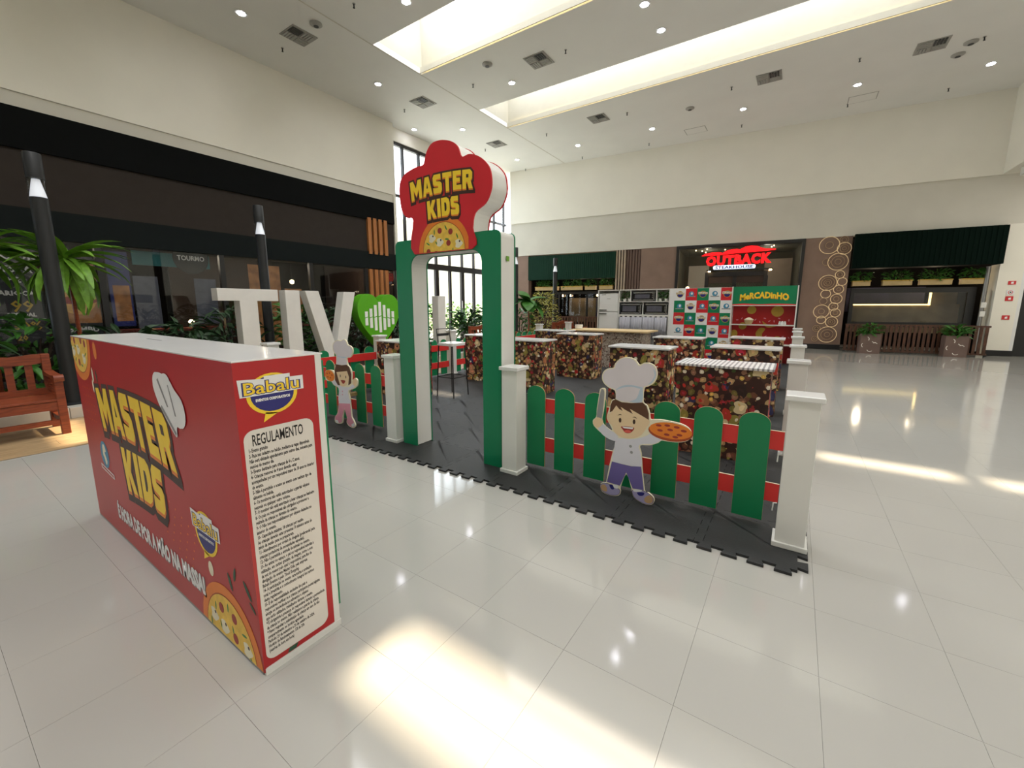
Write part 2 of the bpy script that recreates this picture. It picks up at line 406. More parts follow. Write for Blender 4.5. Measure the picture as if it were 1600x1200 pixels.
M('screen_grey', (92, 92, 104), 0.35, var=0.15, vscale=9)
M('screen_blue', (40, 46, 110), 0.35, var=0.2, vscale=5)
M('win_gold', (130, 112, 84), 0.6, var=0.35, vscale=2.2)
M('win_blue', (70, 66, 92), 0.6, var=0.3, vscale=3)
M('planter_box', (112, 92, 84), 0.7, var=0.1)
M('chair_red', (120, 44, 34), 0.5, var=0.15)
M('niche_green', (52, 68, 40), 0.6, var=0.4, vscale=20)
glass_mat('glass_clear', (250, 252, 252), 0.92)
glass_mat('glass_dark', (245, 247, 248), 0.93)
wood_mat('bench_wood', (112, 48, 26), (150, 72, 40), 0.4, (3, 3, 24))
wood_mat('slat_wood', (58, 34, 22), (98, 60, 38), 0.5, (8, 8, 2))
wood_mat('slat_orange', (160, 96, 48), (190, 126, 70), 0.5, (10, 10, 1))
wood_mat('deck_wood', (150, 124, 90), (186, 160, 122), 0.35, (18, 1.5, 4))
wood_mat('red_slat', (96, 40, 28), (140, 66, 46), 0.5, (10, 10, 2))

# fruit-and-vegetable print of the table skirts
def food_print():
    m = bpy.data.materials.new('food_print'); m.use_nodes = True; nt = m.node_tree; b = nt.nodes['Principled BSDF']; b.inputs['Roughness'].default_value = 0.6
    tc = nt.nodes.new('ShaderNodeTexCoord'); oi = nt.nodes.new('ShaderNodeObjectInfo')
    sc = nt.nodes.new('ShaderNodeVectorMath'); sc.operation = 'MULTIPLY_ADD'
    cb = nt.nodes.new('ShaderNodeCombineXYZ'); nt.links.new(oi.outputs['Random'], cb.inputs[0]); nt.links.new(oi.outputs['Random'], cb.inputs[1])
    sc.inputs[1].default_value = (9, 5, 0); nt.links.new(cb.outputs[0], sc.inputs[0]); nt.links.new(tc.outputs['Object'], sc.inputs[2])
    col = None
    prev = (lin(58), lin(32), lin(25), 1)
    def layer(scale, thr, ramp, prev, dist=0.35):
        nz = nt.nodes.new('ShaderNodeTexNoise'); nz.inputs['Scale'].default_value = scale*1.3
        nt.links.new(sc.outputs[0], nz.inputs['Vector'])
        mx = nt.nodes.new('ShaderNodeVectorMath'); mx.operation = 'MULTIPLY_ADD'; mx.inputs[1].default_value = (dist/scale*2,)*3
        nt.links.new(nz.outputs['Color'], mx.inputs[0]); nt.links.new(sc.outputs[0], mx.inputs[2])
        v = nt.nodes.new('ShaderNodeTexVoronoi'); v.inputs['Scale'].default_value = scale; v.inputs['Randomness'].default_value = 0.85
        nt.links.new(mx.outputs[0], v.inputs['Vector'])
        r = nt.nodes.new('ShaderNodeValToRGB'); r.color_ramp.interpolation = 'CONSTANT'
        el = r.color_ramp.elements
        while len(el) < len(ramp): el.new(0.5)
        for i, c in enumerate(ramp):
            el[i].position = i/len(ramp); el[i].color = tuple(lin(k) for k in c)+(1,)
        sp = nt.nodes.new('ShaderNodeSeparateColor'); nt.links.new(v.outputs['Color'], sp.inputs[0]); nt.links.new(sp.outputs[0], r.inputs[0])
        # a lighter or redder heart inside each item
        inner = nt.nodes.new('ShaderNodeMath'); inner.operation = 'LESS_THAN'; inner.inputs[1].default_value = thr*.45; nt.links.new(v.outputs['Distance'], inner.inputs[0])
        hs = nt.nodes.new('ShaderNodeHueSaturation'); hs.inputs['Value'].default_value = 1.45; hs.inputs['Hue'].default_value = 0.485; nt.links.new(r.outputs[0], hs.inputs['Color'])
        m1 = nt.nodes.new('ShaderNodeMix'); m1.data_type = 'RGBA'; nt.links.new(inner.outputs[0], m1.inputs[0]); nt.links.new(r.outputs[0], m1.inputs[6]); nt.links.new(hs.outputs[0], m1.inputs[7])
        lt = nt.nodes.new('ShaderNodeMath'); lt.operation = 'LESS_THAN'; lt.inputs[1].default_value = thr; nt.links.new(v.outputs['Distance'], lt.inputs[0])
        m2 = nt.nodes.new('ShaderNodeMix'); m2.data_type = 'RGBA'; nt.links.new(lt.outputs[0], m2.inputs[0]); nt.links.new(m1.outputs[2], m2.inputs[7])
        if isinstance(prev, tuple): m2.inputs[6].default_value = prev
        else: nt.links.new(prev, m2.inputs[6])
        return m2.outputs[2]
    p = layer(17, .50, [(190, 160, 112), (110, 70, 50), (150, 44, 40), (70, 44, 34), (186, 150, 104), (112, 104, 50), (150, 110, 84), (138, 96, 70)], prev, .3)
    p = layer(7.0, .42, [(196, 46, 44), (214, 186, 128), (150, 140, 66), (168, 112, 70), (44, 28, 24), (224, 206, 160), (206, 150, 110), (56, 54, 92), (188, 60, 44), (44, 26, 22)], p, .45)
    p = layer(13, .26, [(42, 24, 20), (238, 230, 208), (200, 54, 46), (222, 186, 96), (70, 90, 44), (240, 232, 214)], p, .2)
    nt.links.new(p, b.inputs['Base Color'])
    MATS['food_print'] = m
food_print()
def stripe_mat():
    m = bpy.data.materials.new('stripe_top'); m.use_nodes = True; nt = m.node_tree; b = nt.nodes['Principled BSDF']; b.inputs['Roughness'].default_value = 0.35
    tc = nt.nodes.new('ShaderNodeTexCoord'); w = nt.nodes.new('ShaderNodeTexWave'); w.inputs['Scale'].default_value = 8.4; w.bands_direction = 'X'
    nt.links.new(tc.outputs['Object'], w.inputs['Vector'])
    r = nt.nodes.new('ShaderNodeValToRGB'); r.color_ramp.interpolation = 'CONSTANT'; r.color_ramp.elements[0].color = (.85, .85, .84, 1); r.color_ramp.elements[1].color = (.32, .32, .34, 1); r.color_ramp.elements[1].position = 0.62
    nt.links.new(w.outputs[0], r.inputs[0]); nt.links.new(r.outputs[0], b.inputs['Base Color']); MATS['stripe_top'] = m
stripe_mat()
def terrazzo():
    m = bpy.data.materials.new('terrazzo'); m.use_nodes = True; nt = m.node_tree; b = nt.nodes['Principled BSDF']; b.inputs['Roughness'].default_value = 0.5
    tc = nt.nodes.new('ShaderNodeTexCoord'); v = nt.nodes.new('ShaderNodeTexVoronoi'); v.inputs['Scale'].default_value = 38
    nt.links.new(tc.outputs['Object'], v.inputs['Vector']); sp = nt.nodes.new('ShaderNodeSeparateColor'); nt.links.new(v.outputs['Color'], sp.inputs[0])
    r = nt.nodes.new('ShaderNodeValToRGB'); r.color_ramp.interpolation = 'CONSTANT'; e = r.color_ramp.elements
    for i, (p, c) in enumerate([(0, (168, 156, 144)), (.45, (196, 186, 172)), (.75, (120, 96, 84)), (.9, (150, 140, 130))]):
        if i > 1: e.new(p)
        e[i].position = p; e[i].color = tuple(lin(k) for k in c)+(1,)
    nt.links.new(sp.outputs[0], r.inputs[0]); nt.links.new(r.outputs[0], b.inputs['Base Color']); MATS['terrazzo'] = m
terrazzo()

# ------------------------------------------------------------------ the setting
S = 'structure'
TS, TX, TY = 0.433, -0.67, 1.372                # floor tile size and grid origin
floor = bx('floor', 'grout', (-15.2, -8, -0.30, 9.2, 22, -0.0025), kind=S)
tile_me = MB().add([(0.0006,0.0006,0),(TS-.0006,0.0006,0),(TS-.0006,TS-.0006,0),(0.0006,TS-.0006,0),(0,0,-.0025),(TS,0,-.0025),(TS,TS,-.0025),(0,TS,-.0025)],
                   [(0,1,2,3),(4,5,1,0),(5,6,2,1),(6,7,3,2),(7,4,0,3)]).mesh('tile', 'tile_white')
cells = []
for i in range(-12, 23):
    for j in range(-22, 40):
        x, y = TX+i*TS, TY+j*TS
        if x < -5.9+.01 or x > 9 or y > 18.2: continue
        if -5.9 < x+TS and x+TS < 0.1 and 2.6 < y and y+TS < 12.2: continue      # under the play mat
        cells.append((x, y))
def cell_px(x, y):                               # how large the tile shows in the photograph
    c = cam.rotation_euler.to_matrix().inverted() @ (Vector((x+TS/2, y+TS/2, 0))-cam.location)
    if c.z > -0.2: return -1
    u, v = 800+650*c.x/-c.z, 583-650*c.y/-c.z
    if not (-80 < u < 1680 and 0 < v < 1290): return -1
    return 1/(-c.z)**3
cells.sort(key=lambda c: -cell_px(*c))
for x, y in cells[:290]:
    o = put(tile_me, 'tile', floor); o.location = (x, y, 0)
rest = MB()
for x, y in cells[290:]:
    rest.add([(x+v.co.x, y+v.co.y, v.co.z) for v in tile_me.vertices], [tuple(p.vertices) for p in tile_me.polygons])
rest.build('far_tiles', 'tile_white', floor, kind='stuff')

# ceiling with the skylight openings cut out
mb = MB(); XL, XR, Y0, Y1 = -11.6, 4.6, -8, 18.0
ys = [Y0]+[v for y in SKY for v in y]+[Y1]
for k in range(0, len(ys), 2): mb.box(XL, ys[k], ZC, XR, ys[k+1], ZC+0.12)
for y0, y1 in SKY:
    mb.box(XL, y0, ZC, SKY_X0, y1, ZC+0.12); mb.box(SKY_X1, y0, ZC, XR, y1, ZC+0.12)
ceiling = mb.build('ceiling', 'ceiling_white', kind=S)
bx('seam', 'beam_grey', (-8.24, -8, ZC-0.004, -8.21, 17, ZC), ceiling)
OPEN = {3: [(-7.3, -6.0), (-1.3, 2.1)], 4: [(-4.9, -4.25), (0.3, 1.22), (1.42, 2.1)]}     # gaps left in the added lids to shape the sun patches
for i, (y0, y1) in enumerate(SKY):
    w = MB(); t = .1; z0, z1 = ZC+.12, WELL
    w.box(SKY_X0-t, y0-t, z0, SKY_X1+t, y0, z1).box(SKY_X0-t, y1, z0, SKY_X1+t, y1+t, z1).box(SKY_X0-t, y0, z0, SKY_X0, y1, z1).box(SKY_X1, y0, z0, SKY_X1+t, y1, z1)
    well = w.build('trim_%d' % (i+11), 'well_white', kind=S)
    lid = MB(); x = SKY_X0-t
    for a, b in OPEN.get(i, []):
        lid.box(x, y0-t, z1, a, y1+t, z1+.06); x = b
    lid.box(x, y0-t, z1, SKY_X1+t, y1+t, z1+.06)
    if i == 4: lid.box(SKY_X0, y0, z1+.061, SKY_X1, y1-.17, z1+.1)  # extra cover added to thin the sun strip
    lid.build('sun_blocker', 'well_white', well)  # unseen opaque lid, added to block the sun outside the gaps
    bx('cove_lip', 'well_white', (SKY_X0, y1-.07, ZC-.0, SKY_X1, y1-.05, ZC+.13), well)
    bx('cove_light', 'cove_led', (SKY_X0+.1, y1-.045, ZC+.08, SKY_X1-.1, y1-.02, ZC+.10), well)

# left shopping front, parallel to y, face at x = -11
LX = -11.0
wl = bx('wall_left', 'wall_white', (LX-.5, -8, 4.9, LX, 9.6, ZC), kind=S)
bx('end_pilaster', 'wall_white', (LX-.5, 9.5, 0, LX+.01, 9.6, 4.9), wl)
bx('trim_5', 'beam_grey', (LX-.5, -8, 4.66, LX-.03, 9.6, 4.9), kind=S)
bx('trim_6', 'black_band', (LX-.5, -8, 4.0, LX, 9.5, 4.66), kind=S)
bx('trim_7', 'brown_band', (LX-.5, -8, 3.05, LX-.05, 9.5, 4.0), kind=S)
bx('trim_8', 'canopy_dark', (LX-.5, -8, 2.55, LX, 9.5, 3.05), kind=S)
for k, z in enumerate((4.30, )): pass
muls = [-8, -2.0, 0.2, 2.35, 4.42, 6.57, 8.35, 9.5]
for k in range(len(muls)-1):
    a, b = muls[k], muls[k+1]
    w = bx('window_%d' % (k+1), 'frame_dark', (LX-.12, b-.05, 0, LX-.02, b+.05, 2.55), kind=S)
    bx('sill', 'frame_dark', (LX-.12, a+.05, 0, LX-.02, b-.05, .12), w)
    bx('pane', 'glass_dark', (LX-.075, a+.05, .12, LX-.065, b-.05, 2.55), w)
# dark shop interior behind that glass
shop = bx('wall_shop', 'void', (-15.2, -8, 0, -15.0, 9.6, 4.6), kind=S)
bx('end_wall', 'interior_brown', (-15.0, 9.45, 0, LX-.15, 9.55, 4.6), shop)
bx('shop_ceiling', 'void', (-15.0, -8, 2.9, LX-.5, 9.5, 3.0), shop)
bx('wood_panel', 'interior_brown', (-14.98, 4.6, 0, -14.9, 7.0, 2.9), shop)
# glazed facade beyond the shop, and outdoors behind it
FX = -11.3
mus = [9.62]+[10.2+.73*k for k in range(9)]
fac = bx('window_8', 'frame_brown', (FX-.08, 9.6, 2.72, FX+.08, 16.2, 2.93), kind=S, label='dark metal transom and frame of the tall glazed facade')
for z0, z1 in ((6.55, 6.65), (4.96, 5.04), (0, .1)): bx('rail', 'frame_brown', (FX-.05, 9.6, z0, FX+.05, 16.2, z1), fac)
for k, y in enumerate(mus):
    bx('mullion', 'frame_brown', (FX-.05, y-.03, 2.93, FX+.05, y+.03, 6.6), fac)
    wd = .085 if k in (3, 5, 7) else .05
    bx('door_stile', 'frame_brown', (FX-.05, y-wd, 0, FX+.05, y+wd, 2.72), fac)
for k in range(len(mus)-1):
    for z0, z1 in ((.1, 2.72), (2.93, 4.96), (5.04, 6.55)):
        bx('pane', 'glass_clear', (FX-.006, mus[k]+.03, z0, FX+.006, mus[k+1]-.03, z1), fac)
bx('door_handle', 'steel', (FX+.06, 13.02, 1.0, FX+.09, 13.06, 1.6), fac)
bx('wall_facade', 'wall_white', (FX-.3, 9.6, 6.65, FX+.1, 16.6, ZC), kind=S)
bx('floor_outside', 'out_ground', (-24, 4, -.3, FX-.1, 30, -.01), kind=S)
ow = bx('wall_outside', 'out_wall', (-18.2, 6, 0, -18.0, 30, 6.0), kind=S)
for k in range(12): bx('joint', 'beam_grey', (-18.0, 7+k*1.6, 0, -17.985, 7.03+k*1.6, 6.0), ow)
for z in (1.5, 3.0, 4.5): bx('joint', 'beam_grey', (-18.0, 6, z, -17.985, 30, z+.03), ow)
rl = thing('garden_railing', 'pale horizontal railing outdoors seen through the glass doors', 'railing', (-16.9, 15, 0))
bx('top_rail', 'white_paint', (-16.95, 8, 1.72, -16.9, 24, 1.78), rl)
for k in range(9): bx('baluster', 'white_paint', (-16.94, 8.2+k*1.95, 0, -16.91, 8.24+k*1.95, 1.72), rl)

# right-hand wall with the restaurants, slightly turned
RW = math.radians(6.3)
RO = Vector((0, 16.9, 0))
RM = Matrix.Translation(RO) @ Matrix.Rotation(RW, 4, 'Z')
def rbx(name, mat, a, parent=None, kind=None, bevel=0, label=None):
    o = bx(name, mat, a, None, bevel, kind, label)
    if parent: o.parent = parent
    else: o.matrix_world = RM
    return o
def rbuild(mb, name, mat, parent=None, kind=None, smooth=False, label=None):
    o = mb.build(name, mat, None, smooth, kind=kind, label=label)
    if parent: o.parent = parent
    else: o.matrix_world = RM
    return o
def rthing(name, label, cat, s=0, off=0, group=None):
    o = thing(name, label, cat, RM @ Vector((s, off, 0)), RW, group, world=False)
    return o
wr = rbx('wall_right', 'wall_white', (-10.75, -.06, 4.91, 4.33, .4, ZC), kind=S)
rbx('trim_9', 'beam_grey', (-10.75, 0, 3.55, 5.6, .4, 4.91), kind=S)
rbx('pier', 'panel_brown', (-10.5, .02, 0, -9.88, .4, 3.55), wr)
rbx('pier_edge', 'wall_white', (-10.75, .0, 0, -10.5, .4, 3.55), wr)
rbx('pier', 'panel_brown', (-5.13, .02, 0, -3.86, .4, 3.55), wr)
rbx('pier', 'panel_brown', (.06, .02, 0, 1.27, .4, 3.55), wr)
rbx('baseboard_right', 'black_matte', (.06, -.02, 0, 1.27, .02, .16), kind=S)
for k in range(9):
    s = -6.08+.95*k/9
    rbx('pleat', 'pleat_light' if k < 4 and k % 1 == 0 else 'pleat_dark', (s, .0 if k < 4 else .04, 0, s+.95/9*(.55 if k < 4 else .7), .3, 3.55), wr)
rbx('pleat_backing', 'pleat_dark', (-6.08, .1, 0, -5.13, .4, 3.55), wr)
# the restaurant interiors: dark recesses
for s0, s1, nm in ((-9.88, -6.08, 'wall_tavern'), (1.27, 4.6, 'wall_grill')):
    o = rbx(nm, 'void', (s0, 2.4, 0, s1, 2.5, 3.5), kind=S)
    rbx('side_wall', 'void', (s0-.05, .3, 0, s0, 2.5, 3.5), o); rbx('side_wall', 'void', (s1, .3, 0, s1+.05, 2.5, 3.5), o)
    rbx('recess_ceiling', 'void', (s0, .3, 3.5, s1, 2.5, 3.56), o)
col = rbx('wall_column', 'wall_white', (4.58, -.05, 0, 5.05, .4, 3.6), kind=S)
rbx('column_edge', 'white_gloss', (5.05, -.05, 0, 5.12, .4, 3.6), col)
rbx('baseboard_column', 'black_matte', (4.57, -.07, 0, 5.13, -.05, .16), kind=S)
rbx('door_1', 'frame_dark', (5.13, .1, 0, 6.6, .2, 3.55), kind=S)
# side hall on the right: overhanging upper wall and lower grey soffit
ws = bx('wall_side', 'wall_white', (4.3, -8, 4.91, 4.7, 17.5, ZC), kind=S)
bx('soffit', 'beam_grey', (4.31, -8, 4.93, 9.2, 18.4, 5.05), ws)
bx('wall_far', 'wall_white', (9.0, -8, 0, 9.2, 18.4, 4.95), kind=S)
bx('wall_back', 'wall_white', (-11.6, -8.2, 0, 9.2, -8, ZC+.1), kind=S)
rbx('wall_end', 'wall_white', (5.1, .4, 0, 9.6, .6, 4.95), kind=S)

# timber-look strip and planter bed along the left front
dk = bx('floor_deck', 'grout', (-7.42, -8, -.01, -5.9, 18.0, .001), kind=S)
yy = -2.4; k = 0
while yy < 14:
    for r in range(7):
        a = yy+(r % 3)*.4
        bx('plank', 'deck_wood', (-7.42+r*.2171+.001, a, .001, -7.42+(r+1)*.2171-.001, a+1.197, .004), dk)
    yy += 1.2
kb = thing('planter_kerb', 'long pale marble kerb edging the plant bed on the left', 'kerb', (-7.5, 5, 0))
yy = -2.5
while yy < 15.5:
    bx('kerb_stone', 'marble', (-7.6, yy, 0, -7.42, yy+.896, .14), kb, bevel=.006); yy += .9
bx('floor_soil', 'soil', (-10.2, -6, -.01, -7.6, 15.6, .11), kind=S)
bx('floor_walk', 'tile_white', (LX-4, -8, -.02, -10.2, 9.5, .0), kind=S)
# ------------------------------------------------------------------ registration kiosk
KX0, KX1, KY0, KY1, KH = -3.80, -1.56, 0.62, 0.945, 1.215
ki = thing('reception_kiosk', 'red printed registration counter with white top and rules panel, standing in the foreground', 'counter', (-2.68, .78, 0))
bx('body', 'white_paint', (KX0+.008, KY0+.008, .02, KX1-.008, KY1-.008, KH-.006), ki)
bx('countertop', 'white_gloss', (KX0, KY0, KH-.006, KX1, KY1+.004, KH), ki, bevel=.001)
slot = bx('slot', 'black_matte', (-3.06, .80, KH, -2.84, .808, KH+.0006), ki)
fp = bx('front_panel', 'print_red', (KX0, KY0, .012, KX1, KY0+.007, KH-.006), ki)
ep = bx('end_panel', 'print_red', (KX1-.007, KY0+.007, .03, KX1, KY1-.03, KH-.006), ki)
bx('corner_post', 'white_paint', (KX1-.02, KY1-.03, .0, KX1+.001, KY1-.004, KH-.006), ki)
bx('back_panel', 'arch_green', (KX0, KY1-.004, .1, KX1+.001, KY1+.004, KH-.03), ki)
bx('base_strip', 'white_paint', (KX1-.01, KY0+.004, 0, KX1+.004, KY1, .028), ki)
bx('base_strip', 'metal_grey', (KX0, KY0, 0, KX1-.01, KY0+.01, .012), ki)
F = Fr((KX0, KY0, 0), (1, 0, 0), (0, 0, 1)); KW = KX1-KX0
inb = [lambda p: p[1]-.014, lambda p: KW-.002-p[0], lambda p: p[0]-.002, lambda p: KH-.008-p[1]]
pizza(F, .001, 1.96, -.01, .275, fp, 3, inb)
pizza(F, .001, .17, 1.215, .27, fp, 5, inb)
decal('printed_olive', [circle(.53, 1.15, .035, .05, 14)], 'print_orange', F, .001, fp)
big_logo([('MASTER', quad_warp((.47, .685), (1.60, .66), (1.55, .925), (.42, .925), .028)), ('KIDS', quad_warp((.79, .375), (1.37, .39), (1.39, .63), (.76, .63), .01))], F, .0012, fp, .020)
HAT = [(1.482,1.109),(1.567,1.114),(1.648,1.092),(1.692,1.057),(1.753,1.022),(1.778,.975),(1.761,.922),(1.711,.892),(1.671,.892),(1.655,.844),(1.585,.886),(1.507,.951),(1.483,.972),(1.449,1.022),(1.442,1.06)]
decal('printed_chef_hat', [smooth_poly(HAT, 4)], 'print_white', F, .0035, fp)
for k, (a, b, r1, r2) in enumerate(((1.50, 1.06, .058, .055), (1.60, 1.07, .06, .048), (1.72, .96, .062, .066))): decal('printed_hat_lobe', [circle(a, b, r1, r2, 18)], 'print_white', F, .0037+k*.0002, fp)
decal('printed_hat_folds', [[(1.50, 1.08), (1.515, 1.09), (1.60, .97), (1.585, .97)], [(1.62, 1.07), (1.63, 1.07), (1.68, .94), (1.665, .94)], [(1.507, .955), (1.65, .85), (1.66, .865), (1.52, .97)]], 'print_grey', F, .0044, fp)
decal('printed_globe', [circle(.385, .505, .085, .085, 24)], 'print_blue', F, .001, fp)
decal('globe_land', [smooth_poly([(.36, .56), (.40, .57), (.42, .53), (.39, .52), (.42, .47), (.39, .44), (.37, .48), (.35, .50)], 3)], 'print_cream', F, .0013, fp)
decal('globe_ribbon', [[(.27, .43), (.27, .40), (.53, .375), (.53, .405)]], 'print_white', F, .0016, fp); decal('globe_ribbon_red', [[(.285, .422), (.285, .407), (.515, .384), (.515, .398)]], 'print_red', F, .0019, fp)
text('É HORA DE POR A MÃO NA MASSA!', .118, F, (1.12, .132), .001, 'print_grey', 'slogan_shadow', fp, bold=.0085, fit=1.27)
text('É HORA DE POR A MÃO NA MASSA!', .118, F, (1.118, .136), .0015, 'print_white', 'slogan', fp, bold=.006, fit=1.255, label='white slogan reading É HORA DE POR A MÃO NA MASSA!')
babalu(F, .001, 1.83, .455, .27, .2, fp)
decal('printed_leaves', [circle(2.02, .31, .012, .04, 10, .4), circle(2.07, .36, .01, .035, 10, -.3), circle(2.17, .33, .012, .045, 10, .7), circle(2.2, .27, .008, .03, 8, .9), circle(.48, 1.0, .012, .04, 10, .2)], 'print_dkgreen', F, .001, fp)
decal('printed_garlic', [circle(1.84, .30, .025, .035, 12), circle(.40, 1.0, .016, .045, 10), circle(.375, .93, .015, .04, 10)], 'print_cream', F, .001, fp)
decal('printed_dots', [circle(1.35+.07*a+.02*b, .31+.045*b-.02*a, .006, .006, 6) for a in range(5) for b in range(5)]+[circle(.12+.05*a, .70+.05*b, .005, .005, 6) for a in range(5) for b in range(5)], 'print_orange', F, .0008, fp)
G = Fr((KX1, KY0, 0), (0, 1, 0), (0, 0, 1))
babalu(G, .001, .125, 1.085, .222, .155, ep)
decal('rules_card', [rrect(.012, .052, .268, .965, .035)], 'print_card', G, .001, ep)
text('REGULAMENTO', .058, G, (.132, .907), .0014, 'print_black', 'rules_title', ep, bold=.0009, fit=.185)
RULES = """1- Evento gratuito
2- Faça seu cadastro no balcão, mediante as vagas disponíveis.
Não será efetuado agendamento para outros dias, somente para
sessões do mesmo dia.
3- Evento destinado para crianças de 4 a 12 anos.
4- Crianças menores de 4 anos deverão estar
acompanhadas por um responsável maior de 18 anos no interior
do evento.
5- Não é permitido o acesso ao evento com nenhum tipo de
alimento ou bebida.
6- Os monitores não estão autorizados a guardar objetos
pessoais ou qualquer outro volume.
7- O monitor não está autorizado a levar crianças ao banheiro
8- Os pais ou responsáveis são obrigados a promover a
retirada da criança no término do evento.
9- O Não nos responsabilizamos por objetos deixados no
interior do evento.
10- Capacidade máxima: 18 crianças por sessão.
As crianças deverão estar presentes 10 minutos antes do
início da sessão para se prepararem.
11- Atendimentos por ordem de chegada (preferencial para
crianças portadoras de necessidades especiais).
12- Não é permitida a entrada de animais no evento.
13- Ao entrar no espaço, o pai ou responsável autoriza a
utilização, em caráter gratuito, da imagem, nome e som
da voz do menor pelo qual é responsável, para fins de
divulgação do evento Master Kids, pela empresa
Babalu Eventos e pelo Tivoli Shopping.
14- A participação no evento caracteriza a aceitação
total e irrestrita e o conhecimento integral dos termos
deste regulamento.
15- É de responsabilidade exclusiva dos pais e
responsáveis verificar se a criança participante possui alguma
alergia ou intolerância aos alimentos e objetos
que serão utilizados, trabalhados durante o evento.
* É obrigatória a presença do responsável durante a permanência
da criança no evento. Não realizamos a guarda da criança
* Favor respeitar a substituição da criança em caso de não
comparecimento no horário agendado.
Período: 20 de setembro a 20 de outubro de 2024.
Horário de funcionamento: 12h às 20h
(sessões de hora em hora)"""
text(RULES, .0195, G, (.024, .885), .0014, 'print_black', 'rules_text', ep, align='LEFT', bold=.0006, fit=.236, line=1.0, res=1)
decal('printed_leaf', [[(.09, .032), (.125, .032), (.135, .05), (.1, .05)]], 'print_dkgreen', G, .0008, ep)

# ------------------------------------------------------------------ entrance arch
ar = thing('entrance_arch', 'tall green entrance arch topped by a red chef hat sign', 'arch', (-2.605, 2.88, .0))
A = Fr((-2.605, 2.78, 0), (1, 0, 0), (0, 0, 1))
def arch_poly(d=0.0):
    o = rrect(-.615-d, -.2, .615+d, 2.0+d, .05); o = clip(o, lambda p: p[1]-.018)
    return o
ZA = .018
P = [(-.615, ZA), (-.615, 1.95)]+[(-.565+.05*math.cos(a), 1.95+.05*math.sin(a)) for a in [PI-PI/2*k/4 for k in range(5)]]
P += [(.565+.05*math.cos(a), 1.95+.05*math.sin(a)) for a in [PI/2-PI/2*k/4 for k in range(5)]]+[(.615, ZA), (.425, ZA)]
P += [(.325+.1*math.cos(a), 1.76+.1*math.sin(a)) for a in [PI/2*k/6 for k in range(7)]]+[(-.315+.1*math.cos(a), 1.76+.1*math.sin(a)) for a in [PI/2+PI/2*k/6 for k in range(7)]]+[(-.415, ZA)]
inner = offset_poly(P, -.006)
MB().prism(inner, A, -.205, -.01).build('body', 'white_paint', ar)
MB().prism(P, A, -.01, 0).build('front_panel', 'arch_green', ar)
MB().prism(P, A, -.215, -.205).build('back_panel', 'arch_green', ar)
HT = [(-.34,1.865),(-.346,2.164),(-.423,2.195),(-.488,2.264),(-.513,2.414),(-.498,2.512),(-.443,2.569),(-.35,2.597),(-.268,2.609),(-.197,2.613),(-.174,2.661),(-.145,2.717),(-.09,2.763),(-.015,2.771),(.057,2.761),(.142,2.731),(.203,2.68),(.242,2.599),(.316,2.603),(.395,2.58),(.471,2.529),(.527,2.458),(.545,2.36),(.532,2.286),(.48,2.207),(.374,2.146),(.345,2.034),(.33,1.865)]
HP = smooth_poly(HT, 4); HP = clip(HP, lambda p: p[1]-1.866)
MB().prism(offset_poly(HP, -.006), A, -.2, .002).build('hat_body', 'white_paint', ar)
hp = MB().prism(HP, A, .002, .014).build('hat_panel', 'hat_red', ar)
MB().prism(HP, A, -.212, -.2).build('hat_back_panel', 'hat_red', ar)
big_logo([('MASTER', quad_warp((-.352, 2.325), (.358, 2.335), (.362, 2.482), (-.37, 2.488), .022)), ('KIDS', quad_warp((-.155, 2.15), (.208, 2.152), (.206, 2.303), (-.165, 2.303), .006))], A, .0155, hp, .0125)
pizza(A, .0150, .018, 1.868, .30, hp, 8, [lambda p: p[1]-1.872, lambda p: .30-.0+(p[1]-1.866)*.02-p[0], lambda p: p[0]+.325])
bx('sticker', 'leaf_bright', (-1.989, 2.86, 1.76, -1.9865, 2.90, 1.80), ar)
for s in (-1, 1):
    pass

# ------------------------------------------------------------------ foam puzzle mat
fm = thing('foam_play_mat', 'dark grey interlocking foam play mat under the kitchen enclosure', 'mat', (-2.9, 7, 0))
MP = 0.517; T = .016
def mat_poly():
    n, d = 4, .048; P = []
    def edge(sign):
        L = [(0, 0)]
        for k in range(n):
            c = (k+.5)*MP/n; w0, w1 = .030, .041
            L += [(c-w0, 0), (c-w1, -d*sign), (c+w1, -d*sign), (c+w0, 0)]
        return L
    for (x, y) in edge(1): P.append((x, y))
    for (x, y) in edge(1): P.append((MP-y, x))
    for (x, y) in edge(-1): P.append((MP-x, MP-y))
    for (x, y) in edge(-1): P.append((y, MP-x))
    return P
FXY = Fr((0, 0, 0), (1, 0, 0), (0, 1, 0))
mp = mat_poly(); mat_me = MB()
MM = [(MP/2+(x-MP/2)*.9945, MP/2+(y-MP/2)*.9945) for x, y in mp]
mat_me.prism(MM, FXY, .001, T); mat_me = mat_me.mesh('foam_tile', 'mat_foam')
MX, MY = .130-MP, 2.51
for i in range(12):
    for j in range(19):
        o = put(mat_me, 'foam_tile', fm); o.location = (MX-i*MP, MY+j*MP, 0)

